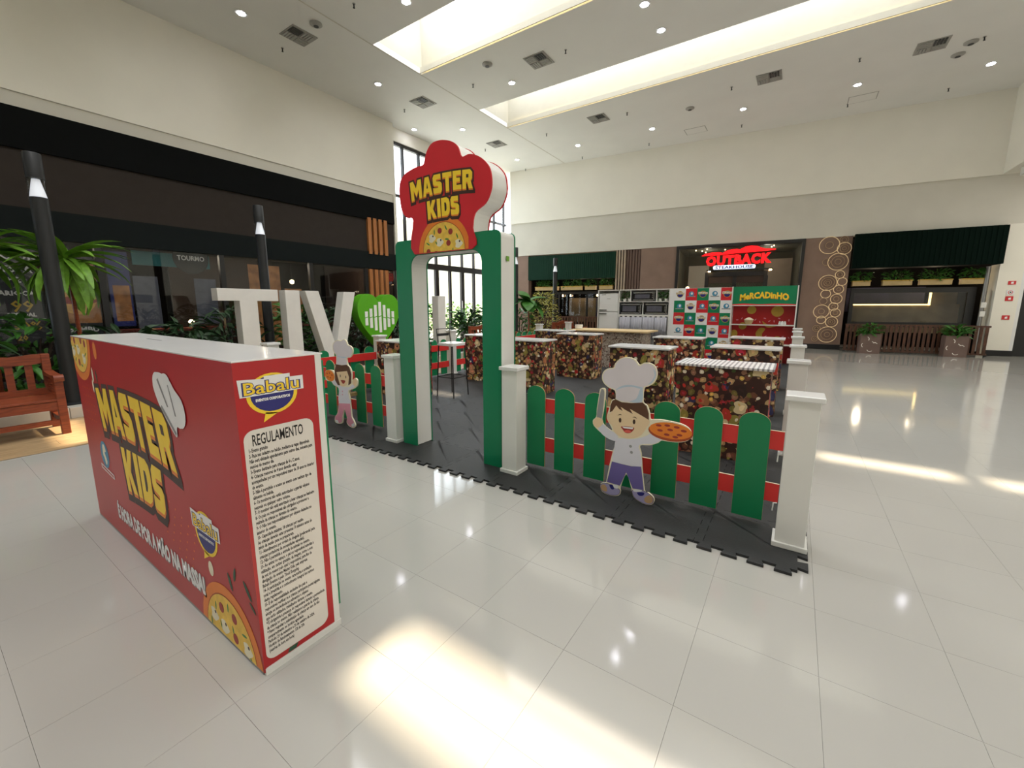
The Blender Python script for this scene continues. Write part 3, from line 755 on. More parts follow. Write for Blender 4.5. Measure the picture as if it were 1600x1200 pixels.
# ------------------------------------------------------------------ posts and picket fence
def make_post(): 
    t = thing('fence_post', 'x', 'post', (0, 0, 0), world=False)
    w = .0725
    MB().box(-w, -w, T+.03, w, w, .885).build('shaft', 'white_paint', t, bevel=.003)
    bx('cap', 'white_gloss', (-w-.018, -w-.018, .885, w+.018, w+.018, .915), t, bevel=.005)
    bx('base', 'white_paint', (-w-.014, -w-.014, T, w+.014, w+.014, T+.03), t, bevel=.003)
    return t
ORD = ['front', 'second', 'third', 'fourth', 'fifth', 'sixth']
posts = [(.085, 2.795, 'white square post at the right front corner of the enclosure, nearest the camera'),
         (-1.872, 2.80, 'white square post touching the right leg of the green arch'),
         (-3.335, 2.80, 'white square post touching the left leg of the green arch'),
         (-5.80, 2.80, 'white square post capped in front of the letter I, partly behind the red kiosk')]
for k, y in enumerate((4.575, 6.36, 8.14, 9.9, 11.2)):
    posts.append((.06, y, 'white square post on the open right side of the mat, %s behind the corner post' % ('next', 'second', 'third', 'fourth', 'fifth')[k]))
for k, y in enumerate((4.58, 6.36, 8.14, 9.92, 11.7)):
    posts.append((-5.80, y, 'white square post of the left side fence, %s from the front' % ORD[k+1]))
p0 = make_post()
for i, (x, y, lb) in enumerate(posts):
    o = p0 if i == 0 else copy_tree(p0)
    o.location = (x, y, 0); o['label'] = lb; o['group'] = 'white fence posts around the enclosure'
for z in (.53, .22): 
    MB().tube([(.005, 2.86, z), (-.012, 2.85, z), (-.014, 2.85, z-.05)], .004, 6).build('rail_hook', 'white_paint', p0).matrix_parent_inverse = Matrix.Translation((-.085, -2.795, 0))
def picket_me():
    w, h = .088, .70; P = [(-w, 0), (w, 0)]+[(w*math.cos(a), h-.07+.07*math.sin(a)) for a in [PI*k/12 for k in range(13)]]
    mb = MB(); mb.prism(P, Fr((0, 0, 0), (1, 0, 0), (0, 0, 1)), -.006, .004)
    return mb.mesh('picket', 'ply_edge'), MB().prism(offset_poly(P, -.0012), Fr((0, 0, 0), (1, 0, 0), (0, 0, 1)), .004, .0052).mesh('picket_face', 'fence_green')
PK, PKF = picket_me()
def fence(label, loc, rz, length, n, first=None, pitch=None, double=False):
    t = thing('picket_fence', label, 'fence', loc, rz, 'green picket fence panels with red rails', world=False)
    for z in (.175, .515):
        bx('rail', 'fence_red', (0, .008, z, length, .02, z+.12), t)
        bx('rail_edge', 'cloth_cream', (0, .0075, z+.12, length, .0205, z+.1215), t)
    pt = pitch or length/n
    for k in range(n):
        x = (first if first is not None else pt/2)+k*pt
        o = put(PK, 'picket', t); o.location = (x, 0, .04)
        f = put(PKF, 'painted_face', o)
        if double:
            g = put(PKF, 'painted_face', o); g.location = (0, .0028, 0); g.rotation_euler = (0, 0, PI)
    return t
fence('green picket fence with red rails behind the boy chef cutout, right of the arch', (-1.80, 2.965, 0), 0, 1.81, 7, .045, .267)
fence('green picket fence with red rails behind the girl chef cutout, left of the arch', (-5.72, 2.965, 0), 0, 2.31, 8, .13, .29)
for k, y in enumerate((2.88, 4.66, 6.44, 8.22, 9.98)):
    fence('green picket fence on the left side of the mat, %s panel from the front' % ('first', 'second', 'third', 'fourth', 'fifth')[k], (-5.82, y+1.62, 0), -PI/2, 1.62, 6, double=True)

# ------------------------------------------------------------------ flat plywood cutouts of two cartoon chefs
BOY = {
  'outline': [(-0.087,0.728),(-0.093,0.788),(-0.134,0.803),(-0.177,0.834),(-0.193,0.872),(-0.185,0.914),(-0.155,0.941),(-0.11,0.952),(-0.101,0.981),(-0.072,1.014),(-0.033,1.031),(0.011,1.03),(0.045,1.016),(0.07,0.987),(0.102,1.002),(0.144,1.002),(0.176,0.983),(0.192,0.944),(0.188,0.901),(0.169,0.866),(0.138,0.844),(0.111,0.826),(0.109,0.734),(0.135,0.714),(0.155,0.668),(0.164,0.621),(0.187,0.622),(0.241,0.628),(0.313,0.625),(0.374,0.617),(0.414,0.595),(0.428,0.565),(0.422,0.527),(0.39,0.502),(0.338,0.489),(0.285,0.485),(0.245,0.484),(0.223,0.463),(0.168,0.436),(0.102,0.421),(0.115,0.363),(0.124,0.274),(0.15,0.1),(0.177,0.092),(0.211,0.07),(0.22,0.042),(0.205,0.012),(0.162,-0.0),(0.113,0.012),(0.077,0.033),(0.062,0.066),(0.059,0.087),(0.016,0.192),(-0.024,0.081),(-0.021,0.05),(-0.035,0.014),(-0.092,-0.002),(-0.152,0.009),(-0.178,0.041),(-0.173,0.073),(-0.133,0.091),(-0.129,0.119),(-0.112,0.231),(-0.093,0.33),(-0.073,0.418),(-0.12,0.43),(-0.174,0.457),(-0.212,0.482),(-0.246,0.513),(-0.251,0.549),(-0.227,0.579),(-0.223,0.643),(-0.211,0.738),(-0.205,0.785),(-0.186,0.797),(-0.165,0.789),(-0.165,0.723),(-0.175,0.619),(-0.183,0.565),(-0.166,0.526),(-0.123,0.497),(-0.1,0.496),(-0.119,0.534),(-0.144,0.577),(-0.14,0.619),(-0.124,0.677),(-0.111,0.72)],
  'hat': [(-0.082,0.734),(-0.087,0.793),(-0.129,0.809),(-0.17,0.837),(-0.186,0.873),(-0.178,0.91),(-0.15,0.936),(-0.104,0.947),(-0.094,0.977),(-0.068,1.009),(-0.033,1.024),(0.01,1.024),(0.041,1.01),(0.07,0.977),(0.102,0.995),(0.142,0.996),(0.171,0.978),(0.186,0.943),(0.182,0.904),(0.164,0.871),(0.134,0.85),(0.105,0.831),(0.102,0.73),(0.03,0.719),(-0.039,0.719)],
  'hatband': [(-0.087,0.793),(-0.044,0.828),(0.024,0.841),(0.105,0.831),(0.083,0.823),(0.025,0.83),(-0.039,0.817)],
  'hatshade': [(0.015,0.722),(0.058,0.747),(0.075,0.783),(0.085,0.819),(0.102,0.816),(0.1,0.734)],
  'lobe': [(0.137,0.858),(0.163,0.889),(0.176,0.928),(0.164,0.965),(0.182,0.943),(0.179,0.906),(0.162,0.874)],
  'hair': [(-0.085,0.728),(-0.108,0.715),(-0.121,0.678),(-0.124,0.626),(-0.105,0.639),(-0.078,0.684),(-0.057,0.662),(-0.031,0.65),(-0.046,0.678),(-0.007,0.659),(0.043,0.639),(0.02,0.673),(0.072,0.651),(0.13,0.625),(0.154,0.614),(0.151,0.658),(0.134,0.706),(0.106,0.729),(0.03,0.715),(-0.039,0.712)],
  'face': [(-0.078,0.684),(-0.105,0.639),(-0.122,0.621),(-0.137,0.609),(-0.138,0.573),(-0.119,0.545),(-0.101,0.527),(-0.086,0.488),(-0.049,0.464),(0.002,0.455),(0.061,0.469),(0.108,0.498),(0.135,0.542),(0.143,0.563),(0.157,0.58),(0.158,0.61),(0.13,0.625),(0.072,0.651),(0.02,0.673),(0.043,0.639),(-0.007,0.659),(-0.046,0.678),(-0.031,0.65),(-0.057,0.662)],
  'mouth': [(-0.034,0.538),(0.053,0.545),(0.047,0.517),(0.025,0.498),(-0.005,0.497),(-0.022,0.515)],
  'teeth': [(-0.03,0.537),(0.051,0.544),(0.046,0.53),(-0.016,0.527)],
  'tongue': [(-0.015,0.505),(0.009,0.52),(0.037,0.514),(0.025,0.5),(-0.004,0.5)],
  'brow1': [(-0.067,0.612),(-0.047,0.626),(-0.035,0.619),(-0.047,0.62)],
  'brow2': [(0.042,0.615),(0.059,0.622),(0.074,0.61),(0.058,0.615)],
  'pin': [(-0.198,0.775),(-0.186,0.79),(-0.172,0.778),(-0.171,0.722),(-0.185,0.567),(-0.221,0.57),(-0.214,0.675)],
  'hand': [(-0.243,0.514),(-0.246,0.545),(-0.223,0.573),(-0.194,0.574),(-0.172,0.557),(-0.177,0.53),(-0.202,0.501),(-0.224,0.501)],
  'arm': [(-0.208,0.496),(-0.171,0.531),(-0.128,0.502),(-0.07,0.476),(-0.053,0.442),(-0.078,0.422),(-0.125,0.429),(-0.174,0.454)],
  'shirt': [(-0.07,0.434),(-0.028,0.452),(0.022,0.455),(0.081,0.469),(0.137,0.496),(0.178,0.52),(0.23,0.495),(0.24,0.485),(0.196,0.452),(0.098,0.425),(0.111,0.362),(0.121,0.275),(0.051,0.262),(-0.02,0.262),(-0.09,0.267),(-0.081,0.364)],
  'pants': [(-0.094,0.264),(-0.02,0.26),(0.051,0.259),(0.119,0.271),(0.145,0.104),(0.067,0.096),(0.015,0.205),(-0.028,0.093),(-0.126,0.098)],
  'shoeL': [(-0.171,0.068),(-0.123,0.086),(-0.042,0.068),(-0.026,0.05),(-0.04,0.021),(-0.093,0.004),(-0.149,0.016),(-0.174,0.042)],
  'toeL': [(-0.168,0.063),(-0.144,0.074),(-0.125,0.055),(-0.123,0.025),(-0.147,0.021),(-0.17,0.038)],
  'shoeR': [(0.067,0.082),(0.128,0.098),(0.177,0.088),(0.207,0.067),(0.214,0.04),(0.2,0.016),(0.162,0.005),(0.114,0.017),(0.079,0.039)],
  'toeR': [(0.159,0.056),(0.187,0.078),(0.207,0.064),(0.211,0.039),(0.195,0.019),(0.166,0.016),(0.151,0.033)],
  'laceL': [(-0.106,0.079),(-0.083,0.087),(-0.068,0.059),(-0.089,0.051)],
  'laceR': [(0.1,0.076),(0.148,0.086),(0.144,0.064),(0.115,0.055)],
  'sockL': [(-0.075,0.089),(-0.044,0.095),(-0.042,0.068),(-0.072,0.069)],
  'sockR': [(0.074,0.091),(0.128,0.102),(0.127,0.089),(0.08,0.076)],
}
GIRL = {
  'outline': [(-0.122,0.746),(-0.106,0.847),(-0.154,0.891),(-0.167,0.949),(-0.142,0.996),(-0.07,1.029),(0.006,1.026),(0.064,1.046),(0.108,1.02),(0.123,0.987),(0.177,0.972),(0.209,0.935),(0.195,0.884),(0.145,0.843),(0.089,0.837),(0.1,0.763),(0.143,0.726),(0.165,0.671),(0.156,0.578),(0.195,0.607),(0.227,0.62),(0.258,0.6),(0.257,0.554),(0.233,0.523),(0.165,0.486),(0.088,0.46),(0.099,0.385),(0.104,0.309),(0.11,0.257),(0.114,0.162),(0.147,0.119),(0.171,0.075),(0.159,0.043),(0.12,0.029),(0.045,0.043),(0.01,0.08),(0.022,0.136),(-0.013,0.228),(-0.05,0.149),(-0.069,0.067),(-0.111,0.042),(-0.192,0.035),(-0.224,0.061),(-0.21,0.113),(-0.158,0.164),(-0.128,0.248),(-0.11,0.36),(-0.104,0.469),(-0.19,0.495),(-0.236,0.533),(-0.287,0.534),(-0.347,0.546),(-0.357,0.6),(-0.339,0.651),(-0.271,0.671),(-0.19,0.669),(-0.161,0.642),(-0.159,0.678),(-0.14,0.727)],
  'hat': [(-0.109,0.753),(-0.094,0.85),(-0.142,0.894),(-0.156,0.949),(-0.133,0.992),(-0.067,1.022),(0.005,1.019),(0.064,1.039),(0.098,1.015),(0.115,0.98),(0.171,0.965),(0.198,0.932),(0.185,0.886),(0.141,0.849),(0.077,0.842),(0.087,0.766),(-0.005,0.749)],
  'hatband': [(-0.095,0.848),(-0.014,0.844),(0.077,0.845),(0.119,0.856),(0.076,0.836),(-0.015,0.833)],
  'hair': [(-0.118,0.748),(-0.153,0.678),(-0.159,0.559),(-0.11,0.504),(-0.066,0.506),(-0.122,0.657),(0.083,0.687),(0.113,0.62),(0.088,0.522),(0.144,0.551),(0.158,0.659),(0.129,0.735),(0.081,0.758),(-0.006,0.745)],
  'face': [(-0.122,0.657),(0.083,0.687),(0.11,0.62),(0.092,0.554),(0.007,0.502),(-0.07,0.51),(-0.119,0.563)],
  'mouth': [(-0.044,0.57),(0.037,0.573),(0.023,0.544),(-0.006,0.531),(-0.031,0.548)],
  'shirt': [(-0.23,0.537),(-0.163,0.558),(-0.08,0.505),(0.092,0.502),(0.171,0.545),(0.215,0.532),(0.166,0.494),(0.079,0.463),(0.089,0.384),(0.101,0.312),(-0.114,0.289),(-0.094,0.47),(-0.18,0.499)],
  'hand': [(0.173,0.568),(0.2,0.603),(0.227,0.615),(0.252,0.597),(0.249,0.558),(0.224,0.53),(0.193,0.53)],
  'pants': [(-0.114,0.289),(0.101,0.312),(0.107,0.256),(0.107,0.149),(0.026,0.137),(-0.012,0.24),(-0.058,0.151),(-0.069,0.12),(-0.151,0.134)],
  'shoeL': [(-0.206,0.111),(-0.152,0.161),(-0.064,0.135),(-0.078,0.072),(-0.117,0.049),(-0.19,0.042),(-0.215,0.065)],
  'shoeR': [(0.025,0.131),(0.108,0.161),(0.141,0.116),(0.162,0.074),(0.15,0.048),(0.12,0.036),(0.051,0.049),(0.018,0.081)],
  'toeL': [(-0.214,0.075),(-0.157,0.078),(-0.137,0.045),(-0.19,0.042)],
  'toeR': [(0.095,0.063),(0.151,0.096),(0.16,0.062),(0.12,0.036)],
}

def cutout(name, label, D, ox, y, hairless, kind):
    t = thing(name, label, 'cutout', (ox, y, T))
    f = Fr((ox, y, 0), (1, 0, 0), (0, 0, 1))
    lo = min(p[1] for p in D['outline']); dz = T+.001-lo
    f.o.z += dz
    sm = lambda k, s=3: smooth_poly(D[k], s)
    MB().prism(sm('outline', 3), f, -.014, 0).build('board', 'print_cream', t)
    L = .0008
    def d(nm, keys, mat, lay, s=3): decal(nm, [sm(k, s) for k in keys], mat, f, L+lay*.0004, t)
    d('printed_hat', ['hat'], 'hat_print', 0); d('hat_band', ['hatband'], 'hat_blue', 1)
    d('face', ['face'], 'skin_print', 1); d('hair', ['hair'], 'hair_print', 2, 1)
    d('mouth', ['mouth'], 'mouth_print', 3)
    d('shirt', ['shirt'], 'shirt_print', 0)
    d('hand', ['hand'], 'skin_print', 2)
    d('trousers', ['pants'], 'pants_print' if kind == 'boy' else 'pink_print', 1, 1)
    if kind == 'boy':
        d('hat_shade', ['hatshade', 'lobe'], 'hat_blue', 1); d('sleeve', ['arm'], 'shirt_print', 1); d('rolling_pin', ['pin'], 'print_grey', 1)
        d('teeth', ['teeth'], 'print_white', 4, 1); d('tongue', ['tongue'], 'tongue_print', 4); d('eyebrows', ['brow1', 'brow2'], 'hair_print', 3)
        decal('shoe_outline', [offset_poly(sm('shoeL'), .003), offset_poly(sm('shoeR'), .003)], 'ink_brown', f, L, t)
        d('shoe', ['shoeL'], 'shoe_print', 2); d('shoe', ['shoeR'], 'shoe_print', 2); d('toe_caps', ['toeL', 'toeR'], 'toe_print', 3); d('laces', ['laceL', 'laceR'], 'print_navy', 3); d('sock', ['sockL'], 'print_white', 3); d('sock', ['sockR'], 'print_white', 3)
        decal('eyes', [circle(-.046, .581, .0095, .0175, 14), circle(.054, .585, .0095, .0175, 14)], 'ink_brown', f, L+.0012, t)
        decal('buttons', [circle(.037, .404, .0105, .0105, 12), circle(.046, .361, .0105, .0105, 12)], 'print_grey', f, L+.0012, t)
        decal('pizza_crust', [circle(.296, .552, .142, .062, 30, .02)], 'print_rust', f, L+.0008, t)
        decal('pizza_top', [circle(.297, .562, .137, .055, 30, .02)], 'print_orange', f, L+.0012, t)
        decal('printed_pepperoni', [circle(.297+a, .562+b, .019, .0085, 10) for a, b in ((-.075, .025), (-.02, .033), (.04, .03), (.085, .012), (.06, -.02), (0, .006), (-.065, -.008), (-.02, -.03), (.035, -.038))], 'print_pepper', f, L+.0016, t)
    else:
        d('shoe', ['shoeL'], 'pink_print', 2, 1); d('shoe', ['shoeR'], 'pink_print', 2, 1); d('toe_caps', ['toeL', 'toeR'], 'print_white', 3, 1)
        decal('eyes', [circle(-.05, .619, .008, .017, 12), circle(.053, .615, .008, .017, 12)], 'ink_brown', f, L+.0012, t)
        decal('buttons', [circle(-.029, .441, .009, .009, 10), circle(-.033, .402, .009, .009, 10)], 'pink_print', f, L+.0012, t)
        decal('pizza', [circle(-.258, .603, .095, .066, 24, -.1)], 'print_orange', f, L+.0012, t)
        decal('pepperoni', [circle(-.258+a, .603+b, .012, .009, 8) for a, b in ((-.05, .02), (0, .03), (.045, .01), (.01, -.025), (-.04, -.02))], 'print_pepper', f, L+.0016, t)
    bx('bracket', 'ply_edge', (ox-.02, y+.015, .36, ox+.02, 2.958, .40), t)
    return t
cutout('chef_cutout', 'flat cartoon boy chef in purple trousers holding a pizza and rolling pin', BOY, -.92, 2.80, 0, 'boy')
cutout('chef_cutout', 'flat cartoon girl chef in pink trousers holding a pizza, left of the arch', GIRL, -4.22, 2.80, 0, 'girl')

# ------------------------------------------------------------------ cooking tables
def make_table(top='white_gloss'):
    t = thing('cooking_table', 'x', 'table', world=False)
    w, d, h = .40, .235, .872
    bx('tabletop', top, (-w, -d, h-.022, w, d, h), t, bevel=.002)
    n = 96; per = []
    for k in range(n):
        u = k/n*4; sgn = int(u); q = u-sgn; a, b = w-.02, d-.02
        c = [(-a+2*a*q, -b), (a, -b+2*b*q), (a-2*a*q, b), (-a, b-2*b*q)][sgn]; per.append(c)
    mb = MB(); rows = [h-.022, h-.25, .45, .2, T+.004]
    for ri, z in enumerate(rows):
        for k, (x, y) in enumerate(per):
            am = .006*ri/4; ph = math.sin(k*.9)+.6*math.sin(k*.37+1)
            L = math.hypot(x/w, y/d); mb.v.append((x+am*ph*x/w, y+am*ph*y/d, z))
    mb.f += [(r*n+k, r*n+(k+1) % n, (r+1)*n+(k+1) % n, (r+1)*n+k) for r in range(len(rows)-1) for k in range(n)]
    mb.build('skirt', 'food_print', t, smooth=True)
    return t
tb = make_table(); tb2 = make_table('stripe_top')
tables = [(-.505, 4.32, 1, 'food-print table with a striped white top, nearest the front fence on the right'),
          (-.505, 6.26, 0, 'food-print table directly behind the striped-top table, on the right side'),
          (-.505, 8.22, 0, 'food-print table in front of the red market shelf, right side'),
          (-1.66, 5.60, 0, 'food-print table behind the boy chef cutout, in the second column from the right'),
          (-1.63, 7.60, 0, 'food-print table in front of the checkered logo panel'),
          (-3.47, 7.52, 0, 'food-print table standing in front of the terrazzo kitchen counter'),
          (-3.56, 5.75, 0, 'food-print table just right of the arch, behind its right leg'),
          (-4.43, 8.27, 0, 'food-print table left of the kitchen counter, far side of the mat'),
          (-5.02, 4.42, 0, 'food-print table seen behind the left leg of the arch'),
          (-4.72, 6.2, 0, 'food-print table seen through the arch opening, by the left side fence')]
for i, (x, y, k, lb) in enumerate(tables):
    src = tb2 if k else tb
    o = src if i in (0, 1) else copy_tree(src)
    o.location = (x, y, 0); o['label'] = lb; o['group'] = 'tables covered in food-print cloth'
st = thing('bar_stool', 'tall black metal bar stool with a white seat, seen through the arch', 'stool', (-4.35, 4.78, 0), world=False)
MB().prism(rrect(-.16, -.16, .16, .16, .05), FXY, .80, .845).build('seat', 'white_gloss', st, bevel=.006)
for sx in (-1, 1):
    for sy in (-1, 1): MB().tube([(sx*.14, sy*.14, .80), (sx*.17, sy*.17, T)], .009, 8).build('leg', 'black_matte', st)
MB().tube([(-.165, -.165, .32), (.165, -.165, .32), (.165, .165, .32), (-.165, .165, .32), (-.165, -.165, .32)], .007, 6).build('footrest', 'black_matte', st)
MB().tube([(-.15, -.14, .82), (-.18, -.14, 1.05), (-.18, .14, 1.05), (-.15, .14, .82)], .008, 6).build('backrest', 'black_matte', st)
bx('back_slat', 'black_matte', (-.19, -.13, .94, -.175, .13, .98), st)

# ------------------------------------------------------------------ play kitchen at the back
ky = 11.8
kc = thing('kitchen_cabinet', 'white kitchen tower cabinet framing the fridge and ovens at the back', 'cabinet', (-3.85, ky+.2, 0))
for x in (-4.90, -4.27, -2.87): bx('side_panel', 'white_paint', (x, ky, T, x+.025, ky+.45, 1.86), kc)
bx('top_panel', 'white_paint', (-4.875, ky, 1.835, -2.87, ky+.45, 1.86), kc)
bx('back_board', 'white_paint', (-4.875, ky+.43, T, -2.87, ky+.45, 1.83), kc)
for z in (1.505, 1.14): bx('shelf', 'white_paint', (-4.245, ky, z, -2.87, ky+.43, z+.02), kc)
for x, z0, z1 in ((-3.93, 1.525, 1.835), (-3.215, 1.525, 1.835), (-3.575, 1.16, 1.505)): bx('divider', 'white_paint', (x, ky+.005, z0, x+.02, ky+.43, z1), kc)
fr = thing('refrigerator', 'white two-door refrigerator at the left of the play kitchen', 'refrigerator', (-4.57, ky+.2, T))
bx('body', 'white_gloss', (-4.862, ky+.06, T+.03, -4.285, ky+.42, 1.76), fr, bevel=.01)
bx('plinth', 'black_matte', (-4.85, ky+.08, T, -4.30, ky+.40, T+.03), fr)
for z0, z1 in ((T+.05, 1.22), (1.235, 1.755)):
    d = bx('door', 'white_gloss', (-4.86, ky+.015, z0, -4.287, ky+.058, z1), fr, bevel=.012)
    hz = z1-.06 if z0 < 1 else z0+.03
    bx('handle', 'metal_grey', (-4.845, ky-.01, hz, -4.62, ky+.015, hz+.035), d, bevel=.006)
bx('badge', 'metal_grey', (-4.62, ky+.012, 1.60, -4.52, ky+.015, 1.612), fr)
bx('label_strip', 'metal_grey', (-4.78, ky+.012, 1.71, -4.66, ky+.015, 1.735), fr)
def microwave(x0, x1, z0, z1, lb):
    t = thing('microwave_oven', lb, 'microwave', ((x0+x1)/2, ky+.2, z0), group='ovens in the play kitchen')
    bx('casing', 'black_matte', (x0, ky+.03, z0, x1, ky+.38, z1), t)
    d = bx('door', 'black_gloss', (x0+.02, ky+.018, z0+.02, x1-.11, ky+.03, z1-.02), t)
    bx('window', 'screen_grey', (x0+.09, ky+.0165, z0+.08, x1-.17, ky+.018, z1-.08), d)
    for z in (z0+.02, z1-.05): bx('trim', 'steel', (x0+.05, ky+.008, z, x1-.02, ky+.018, z+.03), t)
    bx('handle', 'steel', (x1-.06, ky+.008, z0+.02, x1-.04, ky+.018, z1-.02), t)
    for k in range(3): bx('knob', 'steel', (x1-.10, ky+.012, z0+.09+k*.05, x1-.075, ky+.03, z0+.115+k*.05), t)
    return t
microwave(-3.90, -3.225, 1.527, 1.80, 'black oven with silver trim in the top middle niche')
microwave(-4.235, -3.585, 1.162, 1.48, 'black oven with silver trim, lower left niche of the cabinet')
microwave(-3.545, -2.88, 1.162, 1.48, 'black oven with silver trim, lower right niche of the cabinet')
def leaf_mesh(name, mat, L, Wd, bend, n=6, fold=.25, tipw=.0):
    mb = MB(); pts = []
    for i in range(n+1):
        t = i/n; w = Wd*math.sin(PI*(t*.92+.06))**.8*(1-tipw*t)
        a = bend*t; x = L*(math.sin(a)/bend if abs(bend) > 1e-3 else t); z = -L*((1-math.cos(a))/bend if abs(bend) > 1e-3 else 0)
        pts.append((x, w, z))
    for x, w, z in pts: mb.v += [(x, -w/2, z+fold*w), (x, 0, z), (x, w/2, z+fold*w)]
    mb.f += [(3*i+j, 3*i+j+3, 3*i+j+4, 3*i+j+1) for i in range(n) for j in range(2)]
    return mb.mesh(name, mat, smooth=True)
def foliage(name, mat, parent, n, rx, ry, z0, z1, L, Wd, seed, bend=.7, cx=0, cy=0, up=.3):
    rnd = random.Random(seed); mb = MB(); base = leaf_mesh('tmp', mat, 1, Wd/L, bend, 4)
    bv = [v.co.copy() for v in base.vertices]; bf = [tuple(p.vertices) for p in base.polygons]
    for _ in range(n):
        a = rnd.uniform(0, 2*PI); r = math.sqrt(rnd.random()); z = rnd.uniform(0, 1); k = .55+.45*math.sin(PI*min(1, z*.85+.15))
        p = Vector((cx+rx*r*k*math.cos(a), cy+ry*r*k*math.sin(a), z0+(z1-z0)*z))
        s = L*rnd.uniform(.6, 1.2); R = Matrix.Rotation(a+rnd.uniform(-.9, .9), 3, 'Z') @ Matrix.Rotation(-rnd.uniform(up-.7, up+.7), 3, 'Y') @ Matrix.Rotation(rnd.uniform(-.8, .8), 3, 'X')
        mb.add([p+R @ (v*s) for v in bv], bf)
    return mb.build(name, mat, parent, smooth=True, kind='stuff')
def pot_plant(x, z, lb, seed, y=ky+.12, s=1.0, pot='white_gloss'):
    t = thing('potted_plant', lb, 'plant', (x, y, z), world=False)
    MB().lathe([(.025*s, 0), (.04*s, .002), (.05*s, .08*s), (.042*s, .08*s), (.04*s, .06*s)], n=14).build('pot', pot, t, smooth=True)
    foliage('leaves', 'leaf_green', t, 34, .06*s, .06*s, .08*s, .24*s, .09*s, .03*s, seed)
    return t
pot_plant(-4.13, 1.527, 'small potted plant in the upper left niche of the cabinet', 1)
pot_plant(-3.99, 1.527, 'small white flower vase beside the plant in the upper left niche', 2)
pot_plant(-3.13, 1.527, 'small potted plant in the upper right niche, beside the vase', 3)
pot_plant(-2.97, 1.527, 'leafy plant in a white vase at the right end of the upper right niche', 4)
hk = thing('hook_rail', 'row of dark hooks under the ovens of the play kitchen', 'hook rail', (-3.5, ky+.02, 1.1))
bx('rail', 'white_paint', (-4.245, ky, 1.085, -2.87, ky+.02, 1.14), hk)
for k in range(10): bx('hook', 'black_matte', (-4.2+k*.14, ky-.02, 1.085, -4.14+k*.14, ky, 1.115), hk)
def cloth_me(w, h):
    mb = MB(); n = 20
    for r in range(2):
        for k in range(n+1): mb.v.append((w*k/n, .012*math.sin(k*1.7)+.006*math.sin(k*.8), -h*r))
    mb.f += [(k, k+1, n+1+k+1, n+1+k) for k in range(n)]
    return mb.mesh('grey_apron', 'apron_grey', True)
ca = cloth_me(.32, .62)
for k in range(4):
    o = put(ca, 'hanging_apron'); o.location = (-4.22+k*.335, ky-.025, 1.09)
    m = o.modifiers.new('solid', 'SOLIDIFY'); m.thickness = .004
    tag(o, 'grey apron hanging below the ovens, %s' % ('leftmost beside the refrigerator', 'second from the refrigerator', 'third from the refrigerator', 'rightmost beside the checkered panel')[k], 'apron', 'grey aprons hanging under the ovens')
ct = thing('kitchen_island', 'long counter with a pale wooden top and speckled stone front', 'counter', (-3.47, 9.4, T))
bx('front_panel', 'terrazzo', (-4.25, 9.02, T, -2.72, 9.06, .82), ct)
bx('side_panel', 'terrazzo', (-2.76, 9.06, T, -2.72, 9.72, .82), ct); bx('side_panel', 'terrazzo', (-4.25, 9.06, T, -4.21, 9.72, .82), ct)
bx('shelf', 'black_matte', (-4.21, 9.1, .4, -2.76, 9.7, .42), ct)
bx('countertop', 'counter_wood', (-4.42, 8.96, .82, -2.58, 9.80, .855), ct, bevel=.004)
for k in range(7):
    for z in (.68, .36): bx('stud', 'black_matte', (-4.13+k*.21, 9.014, z, -4.105+k*.21, 9.02, z+.025), ct)
wb = thing('white_bowl', 'white bowl standing at the left end of the wooden counter', 'bowl', (-4.33, 9.3, .855), world=False)
MB().lathe([(.05, 0), (.09, .01), (.1, .1), (.094, .1), (.08, .02)], n=20).build('bowl', 'white_gloss', wb, smooth=True)

# checkered logo panel
cp = thing('logo_backdrop', 'checkered red, green and white panel with repeated round logos', 'backdrop', (-2.1, ky+.05, T))
bx('board', 'print_white', (-2.845, ky, T, -1.365, ky+.03, 1.86), cp)
C = Fr((-2.845, ky, 0), (1, 0, 0), (0, 0, 1)); sq = {0: 'print_white', 1: 'hat_red', 2: 'arch_green'}
rects = {0: [], 1: [], 2: []}; gl, gw, gs = [], [], []; bb, bn, bs = [], [], []
for r in range(6):
    for c in range(5):
        u0 = .115+c*.28; u1 = min(u0+.28, 1.478); v1 = 1.855-r*.315; v0 = max(v1-.315, .05)
        rects[(c-r) % 3].append([(u0, v0), (u1, v0), (u1, v1), (u0, v1)])
        cx, cy = u0+.14, v1-.155
        if cx > 1.4: cx = 1.37
        if (r+c) % 2 == 0:
            bb.append(circle(cx, cy, .085, .085, 20)); bn.append(circle(cx, cy-.005, .07, .07, 18)); bs.append([(cx-.11, cy), (cx+.11, cy), (cx+.11, cy+.05), (cx-.11, cy+.06)])
        else:
            gl.append(circle(cx, cy+.01, .065, .065, 18)); gw.append(circle(cx+.01, cy+.02, .028, .035, 10)); gs.append([(cx-.1, cy-.07), (cx+.1, cy-.07), (cx+.1, cy-.045), (cx-.1, cy-.045)])
for k in rects: decal('printed_squares', rects[k], sq[k], C, .0006, cp)
decal('logo_bubbles', bb, 'print_gold', C, .001, cp); decal('logo_discs', bn, 'print_navy', C, .0014, cp); decal('logo_banners', bs, 'print_card', C, .0018, cp)
for P2 in bs: text('Babalu', .062, C, ((P2[0][0]+P2[1][0])/2, P2[0][1]+.004), .0022, 'print_gold', 'logo_word', cp, fit=.19, bold=.001, res=1)
decal('globes', gl, 'print_blue', C, .001, cp); decal('globe_lands', gw, 'print_white', C, .0014, cp); decal('globe_ribbons', gs, 'print_grey', C, .0014, cp)

